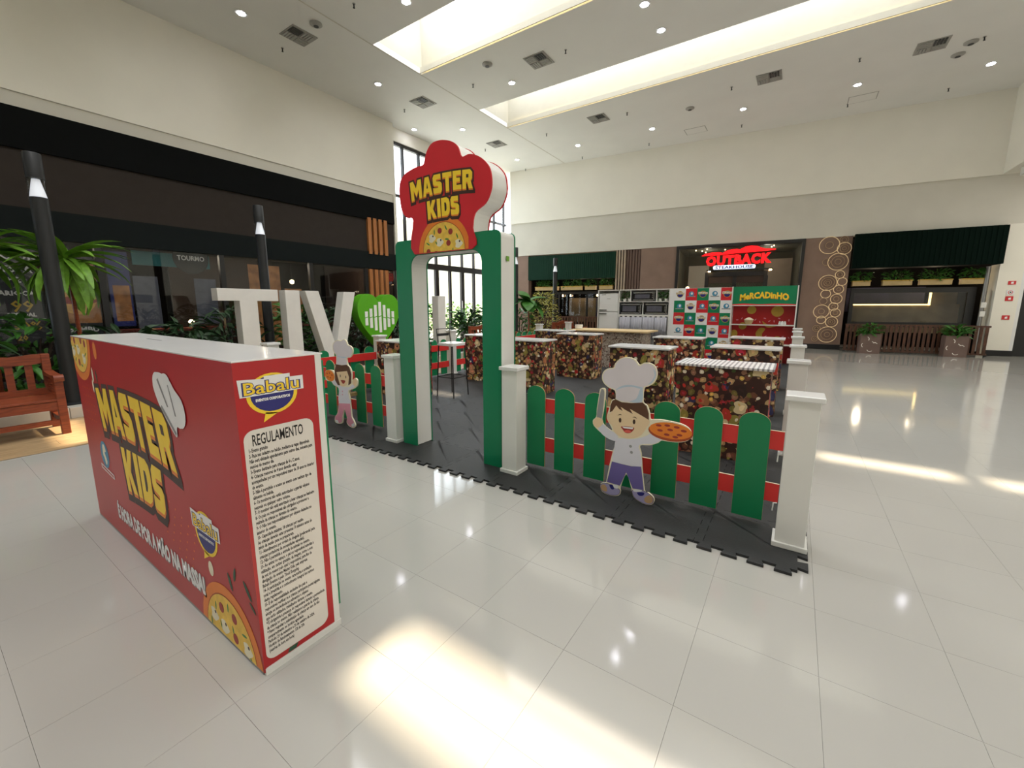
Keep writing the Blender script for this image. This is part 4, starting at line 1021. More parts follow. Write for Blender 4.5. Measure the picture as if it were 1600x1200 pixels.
# little market shelf
ms = thing('market_shelf', 'white market shelf unit with a green MERCADINHO header and red fruit-print back', 'shelf', (-.68, ky+.15, T))
for x in (-1.36, -.015): bx('side_panel', 'white_paint', (x, ky-.05, T, x+.025, ky+.3, 1.87), ms)
bx('back_board', 'print_red', (-1.335, ky+.27, T, -.015, ky+.29, 1.42), ms)
hd = bx('header', 'arch_green', (-1.335, ky-.02, 1.42, -.015, ky, 1.865), ms)
for z in (1.40, .93, .46): bx('shelf_board', 'white_paint', (-1.335, ky-.05, z, -.015, ky+.27, z+.02), ms)
H = Fr((-.675, ky-.02, 0), (1, 0, 0), (0, 0, 1)); arcw = lambda x, y: (x, y-.22*x*x)
text('MeRCADinHO', .20, H, (0, 1.585), .001, 'print_orange', 'header_text_shadow', hd, bold=.012, fit=1.02, warp=arcw)
text('MeRCADinHO', .20, H, (0, 1.592), .002, 'print_yellow', 'header_text', hd, bold=.006, fit=1.0, warp=arcw, label='yellow lettering reading MERCADINHO')
decal('header_border', [[(-.66, 1.42), (.66, 1.42), (.66, 1.44), (.3, 1.455), (-.1, 1.44), (-.4, 1.46), (-.66, 1.44)]], 'hat_red', H, .001, hd)
bbk = Fr((-.675, ky+.27, 0), (1, 0, 0), (0, 0, 1))
decal('printed_fruit', [circle(-.25, 1.30, .1, .1, 18), circle(.30, 1.27, .13, .13, 20), smooth_poly([(.02, .72), (.08, .84), (-.04, .86), (-.12, .72), (-.06, .60), (.03, .62)], 3), smooth_poly([(0, 1.03), (.12, .95), (.3, .95), (.28, .9), (.1, .88)], 3), circle(-.42, .9, .09, .09, 16), circle(-.6, .7, .08, .1, 16), circle(.35, .62, .07, .05, 14)], 'print_gold', bbk, .001, ms, split=True)
decal('printed_specks', [circle(-.55+.1*k, 1.05+.05*math.sin(k*2.3), .03, .012, 8, k) for k in range(12)]+[circle(-.5+.12*k, .62+.05*math.sin(k*1.7), .028, .011, 8, k*2) for k in range(10)], 'pink_print', bbk, .001, ms)
bk = thing('toy_basket', 'small wicker basket with a cream cloth on the upper market shelf', 'basket', (-.95, ky+.05, .95), world=False)
MB().lathe([(.06, 0), (.09, .06), (.1, .1), (.09, .1), (.08, .05)], n=18).build('basket', 'box_beige', bk, smooth=True)
MB().lathe([(.085, .09), (.11, .12), (.06, .15), (.02, .17)], n=9).build('cloth', 'print_cream', bk)
cn = thing('spice_rack', 'cluster of small white pots on the upper market shelf', 'pots', (-.25, ky+.05, .95), world=False)
for k, (dx, dy) in enumerate(((-.05, 0), (.05, 0), (0, .05), (0, -.05))):
    MB().lathe([(.025, 0), (.032, .03), (.02, .06), (.028, .07), (.008, .09)], (dx, dy, 0), 12).build('pot', 'white_gloss', cn, smooth=True)
# ------------------------------------------------------------------ giant letters in the plant bed
TXL = -7.75; BZ = .11
def letter(name, label, polys, y0, cat='letter', mat='letter_white', depth=.22):
    t = thing(name, label, cat, (TXL-depth/2, y0, BZ))
    f = Fr((TXL, y0, BZ), (0, 1, 0), (0, 0, 1))
    mb = MB()
    for P in polys: mb.prism(P, f, -depth, 0)
    mb.build('body', mat, t, bevel=.004)
    return t, f
LH = 1.575
letter('letter_t', 'large white letter T standing in the plant bed', [[(0, LH), (.96, LH), (.96, LH-.2), (.60, LH-.2), (.60, 0), (.32, 0), (.32, LH-.2), (0, LH-.2)]], 2.99)
letter('letter_i', 'large white letter I beside the T in the plant bed', [[(0, 0), (.27, 0), (.27, LH), (0, LH)]], 4.08)
letter('letter_v', 'large white letter V between the I and the green heart', [[(0, LH), (.27, LH), (.58, .45), (.82, LH), (1.09, LH), (.70, 0), (.42, 0)]], 4.46)
hp_ = [(0, -.62), (.22, -.42), (.45, -.14), (.56, .12), (.55, .34), (.44, .50), (.27, .55), (.11, .49), (.0, .36), (-.11, .49), (-.27, .55), (-.44, .50), (-.55, .34), (-.56, .12), (-.45, -.14), (-.22, -.42)]
hp_ = clip(smooth_poly(hp_, 4), lambda p: 9)
t, f = letter('heart_sign', 'large bright green heart with white bar logo, beside the letter V', [[(a+.58, b+1.0) for a, b in hp_]], 5.58, 'heart', 'heart_green', .24)
bars = [(-.36, .09, .30), (-.24, .03, .42), (-.12, -.03, .56), (0, -.08, .68), (.12, -.03, .56), (.24, .03, .42), (.36, .09, .30)]
for x, b, hgt in bars:
    for c0, c1, sl in ((b, b+hgt*.5, 0), (b+hgt*.5+.02, b+hgt, 0)):
        s = .02 if x <= 0 else -.02
        MB().prism([(x+.58-.035, c0+.78), (x+.58+.035, c0+.78+(s if c0 > b else 0)), (x+.58+.035, c1+.78+(s if c0 == b else 0)), (x+.58-.035, c1+.78)], f, .001, .012).build('logo_bar', 'print_white', t)
letter('letter_l', 'large white letter L behind the left leg of the arch', [[(0, 0), (.75, 0), (.75, .25), (.30, .25), (.30, LH-.06), (0, LH-.06)]], 6.9)
letter('letter_i', 'large white letter I at the far end of the row, seen through the arch', [[(0, 0), (.27, 0), (.27, LH-.03), (0, LH-.03)]], 8.03)

# ------------------------------------------------------------------ lamp posts
def make_lamp():
    t = thing('lamp_post', 'x', 'lamp', world=False); r = .083
    MB().lathe([(r, BZ-.05), (r, 2.70)], n=20).build('pole', 'metal_dark', t, smooth=True)
    MB().lathe([(.155, BZ), (.155, BZ+.03), (r, BZ+.05)], n=20).build('base_plate', 'metal_dark', t, smooth=True)
    MB().lathe([(r, 2.70), (r, 2.92)], n=20).build('glass_sleeve', 'glass_clear', t, smooth=True)
    MB().lathe([(r*.93, 2.705), (r*.45, 2.915)], n=18).build('reflector', 'post_emit', t, smooth=True)
    MB().lathe([(r, 2.92), (r, 3.2), (r*.9, 3.215)], n=20).build('cap', 'metal_dark', t, smooth=True)
    return t
lp = make_lamp()
for i, (x, y, s, lb) in enumerate([(-7.78, 1.2, 1, 'tall dark lamp post with lit glass band, leftmost, behind the bench'),
                                   (-8.35, 4.03, 1, 'tall dark lamp post with lit glass band behind the letters T and I'),
                                   (-7.5, 11.3, 1.02, 'dark lamp post just right of the arch, half hidden by it'),
                                   (-7.85, 14.6, 1, 'dark lamp post in front of the green tavern awning')]):
    o = lp if i == 0 else copy_tree(lp)
    o.location = (x, y, 0); o['label'] = lb; o['group'] = 'dark lamp posts in the plant bed'

# ------------------------------------------------------------------ garden benches
def make_bench():
    t = thing('garden_bench', 'x', 'bench', world=False); L = 1.5; m = 'bench_wood'
    for y in (0, -L):
        s = 1 if y == 0 else -1; y0, y1 = (y-.07, y) if s == 1 else (y, y+.07)
        bx('front_leg', m, (-.07, y0, .004, 0, y1, .62), t, bevel=.006)
        bx('rear_leg', m, (-.56, y0, .004, -.49, y1, .86), t, bevel=.006)
        P = [(-.53, .63), (-.5, .67), (-.3, .66), (-.08, .655), (.02, .665), (.055, .64), (.05, .60), (.01, .595), (-.05, .615), (-.3, .62), (-.5, .62)]
        MB().prism(smooth_poly(P, 3), Fr((0, y1+.004, 0), (1, 0, 0), (0, 0, 1)), 0, y1-y0+.008).build('armrest', m, t)
        for z in (.5, .55, .45): pass
        bx('side_rail', m, (-.49, y0+.015, .12, -.07, y1-.015, .18), t)
        for k in range(3): bx('arm_slat', m, (-.49, y0+.02, .44+.055*k, -.07, y1-.02, .465+.055*k), t)
    for k in range(5): bx('seat_slat', m, (-.49+.098*k, -L+.0, .375, -.40+.098*k, 0, .40), t, bevel=.004)
    bx('front_apron', m, (-.05, -L+.07, .28, -.015, -.07, .37), t)
    bx('stretcher', m, (-.06, -L+.07, .12, -.015, -.07, .17), t)
    bx('back_rail', m, (-.55, -L+.07, .40, -.50, -.07, .47), t)
    P = [(.07, .76), (.07, .86), (.3, .84), (.55, .88), (.75, .90), (.95, .88), (1.2, .84), (1.43, .86), (1.43, .76), (1.2, .745), (.95, .77), (.75, .78), (.55, .77), (.3, .745)]
    MB().prism(smooth_poly([(a-L, b) for a, b in P], 3), Fr((-.50, 0, 0), (0, 1, 0), (0, 0, 1)), -.05, 0).build('top_rail', m, t)
    for k in range(9): bx('back_slat', m, (-.535, -1.37+k*.146, .47, -.515, -1.31+k*.146, .765), t)
    return t
be = make_bench(); be.location = (-6.57, .96, 0); be['label'] = 'reddish wooden garden bench on the timber strip, left edge'
b2 = copy_tree(be); b2.location = (-6.75, 10.2, 0); b2['label'] = 'reddish wooden bench beyond the left side fence, behind the tables'
b3 = copy_tree(be); b3.location = (-6.2, 13.9, 0); b3['label'] = 'reddish wooden bench in front of the dark tavern window'

# ------------------------------------------------------------------ plants
def rosette(name, label, loc, mat, L, Wd, n, stem, seed, tilt=(-.2, 1.0), bend=1.1, cat='plant', fold=.25, group=None):
    rnd = random.Random(seed); t = thing(name, label, cat, loc, group=group, world=False)
    if stem: MB().tube([(0, 0, 0), (.02, .01, stem*.5), (0, 0, stem)], [.03, .025, .02], 8).build('stem', 'bench_wood', t, smooth=True)
    me = [leaf_mesh('leaf', mat, L*s, Wd*(.8+.2*s), bend*b, 7, fold) for s, b in ((1, 1), (.85, .7), (.7, .4))]
    for k in range(n):
        o = put(me[k % 3], 'leaf', t); o.location = (0, 0, stem+.04*math.sin(k*2.1))
        o.rotation_euler = (rnd.uniform(-.25, .25), -rnd.uniform(*tilt), k*2.4+rnd.uniform(-.2, .2))
    return t
rosette('dracaena_plant', 'bright green dracaena with long arching leaves right of the leftmost lamp post', (-8.2, 1.42, .1), 'leaf_bright', .80, .12, 60, 1.9, 11, (-1.0, .95), 1.25)
rosette('dracaena_plant', 'bright green dracaena with drooping leaves at the left edge', (-8.3, .66, .1), 'leaf_bright', .80, .12, 52, 1.95, 12, (-1.0, .95), 1.25)
rosette('dracaena_plant', 'darker dracaena low behind the garden bench', (-7.95, .35, .1), 'leaf_dark', .7, .10, 26, .8, 13, (-.3, 1.1), 1.1)
rosette('palm_plant', 'feathery palm behind the letter L, seen through the arch', (-8.4, 9.9, .1), 'leaf_green', 1.15, .09, 34, .5, 14, (.2, 1.35), 1.2)
def bush(label, loc, rx, h, n, mat, seed, L=.24, Wd=.07, name='leafy_shrub'):
    t = thing(name, label, 'shrub', loc, world=False, group='shrubs in the plant bed')
    rnd = random.Random(seed)
    for k in range(4): MB().tube([(rnd.uniform(-.05, .05), rnd.uniform(-.05, .05), 0), (rnd.uniform(-.2, .2), rnd.uniform(-.2, .2), h*.75)], .012, 5).build('stem', 'soil', t)
    foliage('foliage', mat, t, n, rx, rx, .08, h, L, Wd, seed)
    return t
for i, (x, y, r, h, m, lb) in enumerate([
    (-8.0, -.5, .5, 1.1, 'leaf_dark', 'dark shrub at the far left behind the bench back'), (-8.35, 1.0, .5, 1.15, 'leaf_green', 'green shrub at the foot of the leftmost lamp post'),
    (-8.6, 2.0, .5, .9, 'leaf_dark', 'dark shrub above the left end of the red kiosk'), (-8.5, 2.75, .42, 1.0, 'leaf_dark', 'dark shrub with long leaves left of the letter T'),
    (-8.6, 3.5, .45, 1.25, 'leaf_dark', 'dark shrub behind the stem of the letter T'), (-8.55, 4.6, .45, 1.3, 'leaf_green', 'green shrub behind the letter I'),
    (-8.6, 5.3, .45, 1.25, 'leaf_dark', 'dark shrub behind the letter V'), (-8.6, 6.2, .5, 1.1, 'leaf_dark', 'dark shrub behind the green heart'),
    (-8.5, 7.3, .5, 1.05, 'leaf_dark', 'dark shrub between the heart and the letter L'), (-8.4, 8.6, .55, 1.25, 'leaf_green', 'green shrub behind the letter L'),
    (-8.0, 9.6, .5, 1.1, 'leaf_dark', 'dark shrub right of the letter L, in the arch opening'), (-8.2, 10.7, .5, 1.15, 'leaf_green', 'green shrub beside the palm, behind the right arch leg'),
    (-7.5, 13.1, .6, 1.75, 'leaf_yellow', 'yellow-green feathery shrub in front of the tavern'), (-7.9, 12.2, .45, 1.2, 'leaf_green', 'green shrub under the big-leaved plant'),
    (-5.3, 13.9, .3, 1.15, 'leaf_green', 'small round shrub in front of the dark tavern window')]):
    bush(lb, (x, y, .1 if x < -7.4 else .0), r, h, 190 if m != 'leaf_yellow' else 900, m, 100+i, .26 if m != 'leaf_yellow' else .14, .075 if m != 'leaf_yellow' else .03)
rosette('big_leaf_plant', 'plant with large glossy leaves right of the arch', (-7.3, 11.75, .1), 'leaf_green', .85, .46, 11, 1.45, 31, (-.5, .9), .8, fold=.12)

# ------------------------------------------------------------------ left shop: posters, screens, lamps and counters
PX = LX-.11
def poster(name, label, y0, z0, y1, z1, mat, cat='poster'):
    t = thing(name, label, cat, (PX, (y0+y1)/2, z0))
    bx('sheet', mat, (PX-.012, y0, z0, PX, y1, z1), t)
    return t, Fr((PX, y0, z0), (0, 1, 0), (0, 0, 1)), y1-y0, z1-z0
t, f, w, h = poster('price_poster', 'dark price poster with white and gold lettering in the left shop window', .62, .75, 1.56, 2.42, 'poster_dark')
for s, u, v, sz, m in (('HOUR', .66, 1.42, .20, 'print_card'), ('FIESTA', .64, 1.22, .15, 'print_card'), ('+ 20', .66, 1.05, .13, 'print_card'), ('CARIOCA', .60, .83, .11, 'print_card'), ('99', .68, .55, .27, 'print_gold'), ('PESSOAL', .66, .47, .085, 'print_card'), ('50%', .70, .24, .2, 'print_gold'), ('20', .62, .06, .12, 'print_gold')):
    text(s, sz, f, (u, v), .002, m, 'poster_text', t, bold=.004, res=1)
decal('rule_line', [[(.3, .42), (.93, .42), (.93, .43), (.3, .43)]], 'print_card', f, .002, t)
t, f, w, h = poster('food_poster', 'poster of a burger with the words O BAMBU in the left shop window', 1.60, .72, 2.28, 2.30, 'poster_dark')
decal('photo', [[(.0, .36), (.68, .36), (.68, 1.5), (0, 1.5)]], 'poster_food', f, .001, t)
decal('burger', [circle(.38, .85, .27, .33, 24)], 'poster_food2', f, .002, t); decal('filling', [circle(.38, .78, .29, .07, 20)], 'print_pepper', f, .003, t)
text('O BAMBU', .13, f, (.34, .2), .002, 'print_card', 'poster_text', t, bold=.004, fit=.56)
t, f, w, h = poster('menu_screen', 'blue and grey menu screen behind the shop glass', 2.45, 1.0, 2.78, 2.45, 'screen_blue', 'screen')
decal('picture', [[(.05, .1), (.3, .1), (.3, .8), (.05, .8)]], 'poster_food', f, .001, t)
poster('grey_screen', 'plain grey board beside the blue menu screen', 2.82, .95, 3.22, 2.0, 'screen_grey', 'board')
t, f, w, h = poster('shop_banner', 'dark teal banner strip under the canopy with a round sign', 2.85, 2.22, 4.2, 2.5, 'teal_panel', 'banner')
MB().prism([(1.0+.33*math.cos(a), .2+.33*math.sin(a)) for a in [2*PI*k/24 for k in range(24)]], f, .001, .012).build('round_sign', 'black_gloss', t)
text('TOURMO', .14, f, (1.0, .16), .014, 'print_card', 'sign_text', t, bold=.003, fit=.5)
poster('menu_board', 'tall pale menu board left of the second lamp post', 3.86, 1.0, 4.28, 2.0, 'screen_grey', 'board')
poster('wood_board', 'orange-brown timber panel behind the glass by the second lamp post', 5.0, .4, 5.75, 2.4, 'poster_food', 'panel')
poster('lit_board', 'small amber menu board behind the letter I', 5.85, 1.2, 6.3, 1.85, 'poster_food', 'board')
for k, (y, z) in enumerate(((3.05, .98), (3.75, 1.0), (5.3, 2.1), (6.1, 2.08))):
    t = thing('table_lamp' if k < 2 else 'pendant_lamp', ('small warm lamp on the shop counter, left one', 'warm glowing lamp on the shop counter beside the menu board', 'small spotlight inside the shop behind the second lamp post', 'small spotlight inside the shop behind the letter I')[k], 'lamp', (-12.2, y*1.09, z))
    MB().lathe([(.01, -.05), (.05, -.03), (.06, .03), (.02, .07)], (-12.2, y*1.09, z), 14).build('bulb', 'lamp_warm', t, smooth=True)
    if k < 2: MB().lathe([(.05, -.12), (.05, -.10), (.012, -.09), (.012, -.05)], (-12.2, y*1.09, z), 12).build('base', 'metal_dark', t)
    else: MB().tube([(-12.2, y*1.09, z+.07), (-12.2, y*1.09, 2.9)], .008, 6).build('cord', 'black_matte', t)
for y, e in ((1.4, 18), (3.6, 22), (6.0, 26), (8.6, 14)): light('shop_fill', 'POINT', (-12.6, y, 2.6), e, (1.0, .82, .62)).data.shadow_soft_size = .1  # fill lights without fittings, added to brighten the dark shop interior
bar = thing('shop_counter', 'long reddish counter inside the left shop', 'counter', (-12.3, 3.5, 0))
bx('top', 'chair_red', (-12.6, 1.0, .82, -12.0, 8.0, .88), bar); bx('front', 'interior_brown', (-12.55, 1.0, 0, -12.1, 8.0, .82), bar)
for g, (z0, z1, y0, lb) in enumerate(((2.98, 4.05, 8.45, 'upper set of orange timber slats on the dark shop front'), (.3, 2.52, 8.42, 'lower set of orange timber slats beside the glazed facade'))):
    t = thing('timber_slats', lb, 'slats', (LX, y0+.35, z0))
    for k in range(4): bx('slat', 'slat_orange', (LX-.05, y0+k*.2, z0, LX+.03, y0+k*.2+.12, z1), t)

# ------------------------------------------------------------------ hedge outdoors
for k in range(6):
    t = thing('hedge', 'clipped green hedge outdoors behind the glass, %s' % ('first on the left', 'second', 'third', 'fourth', 'fifth', 'last on the right')[k], 'hedge', (-16.2, 10+k*1.9, 0), world=False)
    foliage('foliage', 'hedge', t, 260, .75, 1.0, .05, 1.55, .22, .1, 200+k)

# ------------------------------------------------------------------ right-hand restaurants
def awning(name, label, s0, s1, z0, z1, off, mat, ribs):
    t = rthing(name, label, 'awning')
    rbx('fascia', mat, (s0, off, z0, s1, off+.12, z1), t)
    mb = MB(); n = ribs
    for k in range(n):
        a = s0+(s1-s0)*k/n; mb.box(a, off-.012, z0, a+(s1-s0)/n*.5, off, z1)
    rbuild(mb, 'ribs', mat, t, kind='stuff')
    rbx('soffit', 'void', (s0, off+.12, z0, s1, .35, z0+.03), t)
awning('green_awning', 'dark green ribbed awning on the tavern left of the kitchen', -9.88, -6.08, 2.5, 3.5, -.02, 'awning_green', 46)
awning('green_awning', 'very dark green awning above the right-hand restaurant', 1.28, 4.56, 2.54, 3.56, -.25, 'awning_dark', 30)
def hanging_box(s0, s1, z, label, seed, off=.1):
    t = rthing('flower_box', label, 'planter', (s0+s1)/2, off, 'hanging flower boxes under the awnings')
    w = (s1-s0)/2
    rbx('box', 'box_beige', (-w, 0, z, w, .18, z+.13), t, bevel=0); rbx('rim', 'print_gold', (-w-.01, -.01, z+.13, w+.01, .19, z+.16), t)
    foliage('foliage', 'leaf_green', None, 1, .01, .01, 0, .01, .01, .01, 1).name = 'tmp'
    bpy.data.objects.remove(bpy.data.objects['tmp'])
    fo = foliage('foliage', 'leaf_green', t, int(60+80*w*2), w, .1, z+.15, z+.42, .16, .05, seed, cy=.09)
    for s in (-w+.03, w-.03): rbuild(MB().tube([(s, .09, z+.16), (s, .09, z+.42)], .008, 5), 'hanger', 'black_matte', t)
for k, (a, b) in enumerate(((-9.6, -8.55), (-8.4, -7.5), (-7.35, -6.9), (-6.75, -6.2))):
    hanging_box(a, b, 2.06, 'flower box hanging under the left green awning, %s from the left' % ('first', 'second', 'third', 'fourth')[k], 300+k)
for k, (a, b) in enumerate(((1.42, 1.86), (2.16, 2.84), (3.02, 3.72), (3.92, 4.4))):
    hanging_box(a, b, 2.02, 'flower box hanging under the dark right awning, %s from the left' % ('first', 'second', 'third', 'fourth')[k], 320+k)
# tavern window on the left
o = rbx('window_9', 'frame_dark', (-9.85, .32, 1.9, -6.1, .40, 2.0), kind=S)
for s in (-9.85, -8.6, -7.35, -6.15): rbx('mullion', 'frame_dark', (s, .32, 0, s+.06, .40, 1.9), o)
for a, b in ((-9.79, -8.6), (-8.54, -7.35), (-7.29, -6.15)): rbx('pane', 'glass_dark', (a, .35, .05, b, .36, 1.9), o)
tv = rthing('mural_panel', 'blurred grey-brown lit panel inside the tavern window', 'panel', -7.6, 1.4); rbx('board', 'win_gold', (-.9, 0, .7, .35, .03, 1.75), tv); rbx('side_board', 'win_blue', (.36, 0, .7, 1.2, .03, 1.75), tv)
for k, s in enumerate((-8.35, -8.0, -6.85, -6.55)):
    t = rthing('tavern_bulb', 'warm bulb glowing under the left awning, %s from the left' % ('first', 'second', 'third', 'fourth')[k], 'lamp', s, .22, 'bulbs under the left awning')
    rbuild(MB().lathe([(.01, 1.79), (.028, 1.805), (.028, 1.835), (.012, 1.88)], n=12), 'bulb', 'lamp_warm', t, smooth=True); rbuild(MB().tube([(0, 0, 1.88), (0, 0, 2.5)], .006, 5), 'cord', 'black_matte', t)
def slat_barrier(label, s0, s1, off, h, n, mat):
    t = rthing('slat_barrier', label, 'barrier', s0, off)
    L = s1-s0
    rbx('top_rail', mat, (0, 0, h-.05, L, .06, h), t); rbx('bottom_rail', mat, (0, .01, .04, L, .05, .09), t)
    me = MB().box(0, 0, .05, L/n*.62, .02, h-.05).mesh('slat', mat)
    for k in range(n):
        q = put(me, 'slat'); q.parent = t; q.location = (k*L/n, -.015 if k % 2 else 0, 0)
    for k in range(5): rbx('foot', 'black_matte', (k*(L-.05)/4, 0, 0, k*(L-.05)/4+.05, .06, .05), t)
slat_barrier('dark timber slat barrier in front of the left tavern window', -9.3, -6.2, -.55, .98, 26, 'slat_wood')
slat_barrier('dark timber slat barrier in front of the right-hand restaurant', 1.25, 4.42, -.6, .86, 30, 'slat_wood')
for k, s in enumerate((1.57, 3.42)):
    t = rthing('planter_box', 'square brown planter with pale swirl marks, %s' % ('left one of two before the barrier', 'right one of two before the barrier')[k], 'planter', s, -.98)
    rbx('box', 'planter_box', (0, 0, .0, .47, .3, .58), t)
    rbx('soil', 'soil', (.02, .02, .58, .45, .28, .585), t)
    rf = Fr((0, 0, 0), (1, 0, 0), (0, 0, 1))
    for cx, cy, a0, a1 in ((.13, .43, -.6, 1.2), (.10, .25, 2.2, 4.2), (.33, .40, 3.6, 5.2), (.34, .26, .6, 2.2), (.24, .13, 3.4, 5.6)):
        P2 = circle(cx, cy, .075, .075, 8, 0, a0, a1)+circle(cx, cy, .055, .06, 8, 0, a0, a1)[::-1]
        q = decal('swirl', [P2], 'print_card', rf, .002, None); q.parent = t
    foliage('foliage', 'leaf_green', t, 90, .24, .16, .56, .82, .2, .06, 340+k, cx=.24, cy=.14)
# right-hand window with a lit edge
wn = rbx('window_10', 'frame_dark', (1.45, .35, 1.80, 4.35, .43, 1.95), kind=S)
for a in ((1.45, .35, .75, 4.35, .43, .9), (1.45, .35, .9, 1.55, .43, 1.8), (4.17, .35, .9, 4.35, .43, 1.8)): rbx('frame', 'frame_dark', a, wn)
rbx('pane', 'glass_dark', (1.55, .38, .9, 4.17, .39, 1.8), wn)
lt = rthing('lit_counter', 'glowing warm strip outlining a bar behind the right-hand window', 'light', 1.55, .9)
rbx('bar_front', 'win_gold', (0, .05, .55, 2.7, .1, 1.45), lt); rbx('back_panel', 'win_blue', (0, .5, 1.2, 2.0, .55, 2.0), lt); rbx('light_strip', 'led_warm', (0, .02, 1.42, 2.0, .05, 1.46), lt); rbx('light_post', 'led_warm', (1.97, .02, 1.42, 2.02, .05, 1.95), lt)
rbx('striped_panel', 'win_gold', (2.05, .3, .9, 2.7, .34, 1.9), lt)
pp = rthing('drain_pipe', 'grey vertical pipe at the right end of the dark restaurant', 'pipe', 4.42, .1); rbuild(MB().tube([(0, 0, .1), (0, 0, 2.5)], .05, 10), 'pipe', 'metal_grey', pp, smooth=True)
rbx('box', 'white_paint', (-.04, -.07, 1.35, .06, -.04, 1.5), pp); rbx('box', 'white_paint', (-.04, -.07, 1.1, .06, -.04, 1.25), pp)
# fire signs on the white column
for z, hh, lb in ((2.03, .1, 'small red fire sign high on the white column'), (1.77, .13, 'white and red prohibition sign on the white column'), (1.60, .13, 'red fire notice below the prohibition sign'), (1.08, .12, 'small red fire sign lowest on the white column')):
    t = rthing('fire_sign', lb, 'sign', 4.87, -.052, 'fire signs on the white column')
    cf = Fr((0, -.012, z), (1, 0, 0), (0, 0, 1)); wd = .06
    rbx('plate', 'print_white' if z == 1.77 else 'safety_red', (-.075, -.012, z-hh/2, .075, 0, z+hh/2), t)
    if z == 1.77:
        P2 = circle(0, 0, .05, .05, 18); q = decal('ring', [P2], 'safety_red', cf, .001, None); q.parent = t; q = decal('disc', [circle(0, 0, .036, .036, 16)], 'print_white', cf, .002, None); q.parent = t; q = decal('symbol', [circle(0, 0, .02, .02, 10)], 'print_black', cf, .003, None); q.parent = t
    else:
        q = decal('pictogram', [[(-.02, -.03), (.03, -.03), (.03, .03), (-.02, .02)]], 'print_white', cf, .001, None); q.parent = t
# ringed wall ornament
ra = rthing('ring_wall_art', 'tall backlit wall ornament of many concentric rings on brown pillar', 'wall art', .85, .02)
def ring(cx, cz, r, glow):
    mb = MB(); mb.tube([(cx+r*math.cos(2*PI*k/28), -.03, cz+r*math.sin(2*PI*k/28)) for k in range(29)], .009, 6, cap=False)
    rbuild(mb, 'ring', 'ring_gold' if glow else 'ring_dim', ra, smooth=True)
M('ring_gold', (216, 190, 140), .4, metal=.3, emit=.22, emit_rgb=(255, 226, 180), var=0); M('ring_dim', (180, 152, 118), .5, metal=.3, var=.05)
for s, z, rr in [(.69, 3.3, (.26, .1)), (1.05, 3.44, (.11, .06)), (1.08, 3.18, (.18, .11, .05)), (.96, 2.78, (.26, .17, .08)), (.66, 2.78, (.1,)), (.76, 2.13, (.24, .17, .1, .05)), (1.05, 2.38, (.12, .06)), (1.13, 2.16, (.12,)), (1.06, 1.92, (.13, .05)), (.74, 1.78, (.13,)), (1.03, 1.62, (.15, .07)), (.98, 1.38, (.12, .05)), (.68, 1.22, (.21, .08)), (1.05, 1.18, (.13, .06)), (.98, .89, (.16, .09, .04)), (.60, .67, (.1, .05)), (.9, .48, (.25, .16, .07)), (.58, .33, (.08, .03)), (.7, .95, (.12,)), (.7, 1.55, (.1,))]:
    for i, r in enumerate(rr): ring(s-.85, z, r, i == 0 and r > .11)
# steakhouse entrance
en = rbx('window_11', 'frame_dark', (-3.86, -.02, 3.44, .06, .16, 3.55), kind=S)
for a in ((-3.86, -.02, 0, -3.76, .16, 3.44), (-.03, -.02, 0, .06, .16, 3.44)): rbx('frame', 'frame_dark', a, en)
for a, b in ((-3.76, -2.83), (-2.83, -.94), (-.94, -.03)):
    rbx('pane', 'glass_dark', (a, .06, 2.55 if a == -2.83 else .05, b, .07, 3.44), en)
dr = rbx('door_2', 'frame_dark', (-2.85, .02, 2.43, -.92, .14, 2.58), kind=S)
for s in (-2.85, -1.96, -1.02): rbx('stile', 'frame_dark', (s, .02, 0, s+.12, .14, 2.43), dr)
for a, b in ((-2.73, -1.96), (-1.84, -1.02)): rbx('pane', 'glass_dark', (a, .07, .1, b, .08, 2.2), dr); rbx('head_panel', 'interior_brown', (a, .05, 2.2, b, .1, 2.43), dr)
rm = rbx('wall_steakhouse', 'room_olive', (-3.9, 3.4, 0, .1, 3.5, 3.6), kind=S)
rbx('room_ceiling', 'room_olive', (-3.9, .2, 3.52, .1, 3.4, 3.6), rm); rbx('room_side', 'room_olive', (-3.95, .2, 0, -3.88, 3.4, 3.55), rm); rbx('room_side', 'room_olive', (.08, .2, 0, .14, 3.4, 3.55), rm)
rbx('light_panel', 'wall_white', (-3.7, 3.2, 1.9, -2.9, 3.38, 3.1), rm); rbx('beige_panel', 'pleat_light', (-.9, 2.6, 1.2, .0, 2.7, 3.2), rm); rbx('dark_opening', 'void', (-.8, 2.55, 0, .0, 2.6, 2.1), rm)
rbx('counter', 'chair_red', (-3.8, 2.0, 0, -2.6, 2.6, 1.5), rm)
for k, (s, o_, z) in enumerate(((-3.3, 1.2, 3.49), (-3.1, 1.5, 3.49), (-2.9, 1.0, 3.49), (-2.3, 1.4, 3.49), (-.8, 1.3, 3.49), (-.75, 1.0, 3.49), (-3.0, 2.0, 3.49))):
    rbuild(MB().lathe([(.018, z), (.018, z+.03)], (s, o_, 0), 10), 'ceiling_spot', 'lamp_warm', rm)
hb = rthing('wall_washer', 'thin dark light bar under the steakhouse sign', 'light', -2.8, -.1); rbx('bar', 'metal_dark', (0, -.06, 2.62, 2.0, .0, 2.66), hb); 
for a in (.05, 1.9): rbx('lamp', 'lamp_warm', (a, -.065, 2.58, a+.08, -.01, 2.62), hb)
tl = rthing('pendant_lamp', 'small glowing lampshade inside the steakhouse entrance, left', 'lamp', -3.5, 1.0); rbuild(MB().lathe([(.10, 1.98), (.05, 2.12), (.02, 2.14)], n=14), 'shade', 'lamp_warm', tl); rbuild(MB().tube([(0, 0, 2.14), (0, 0, 3.5)], .006, 5), 'cord', 'black_matte', tl)
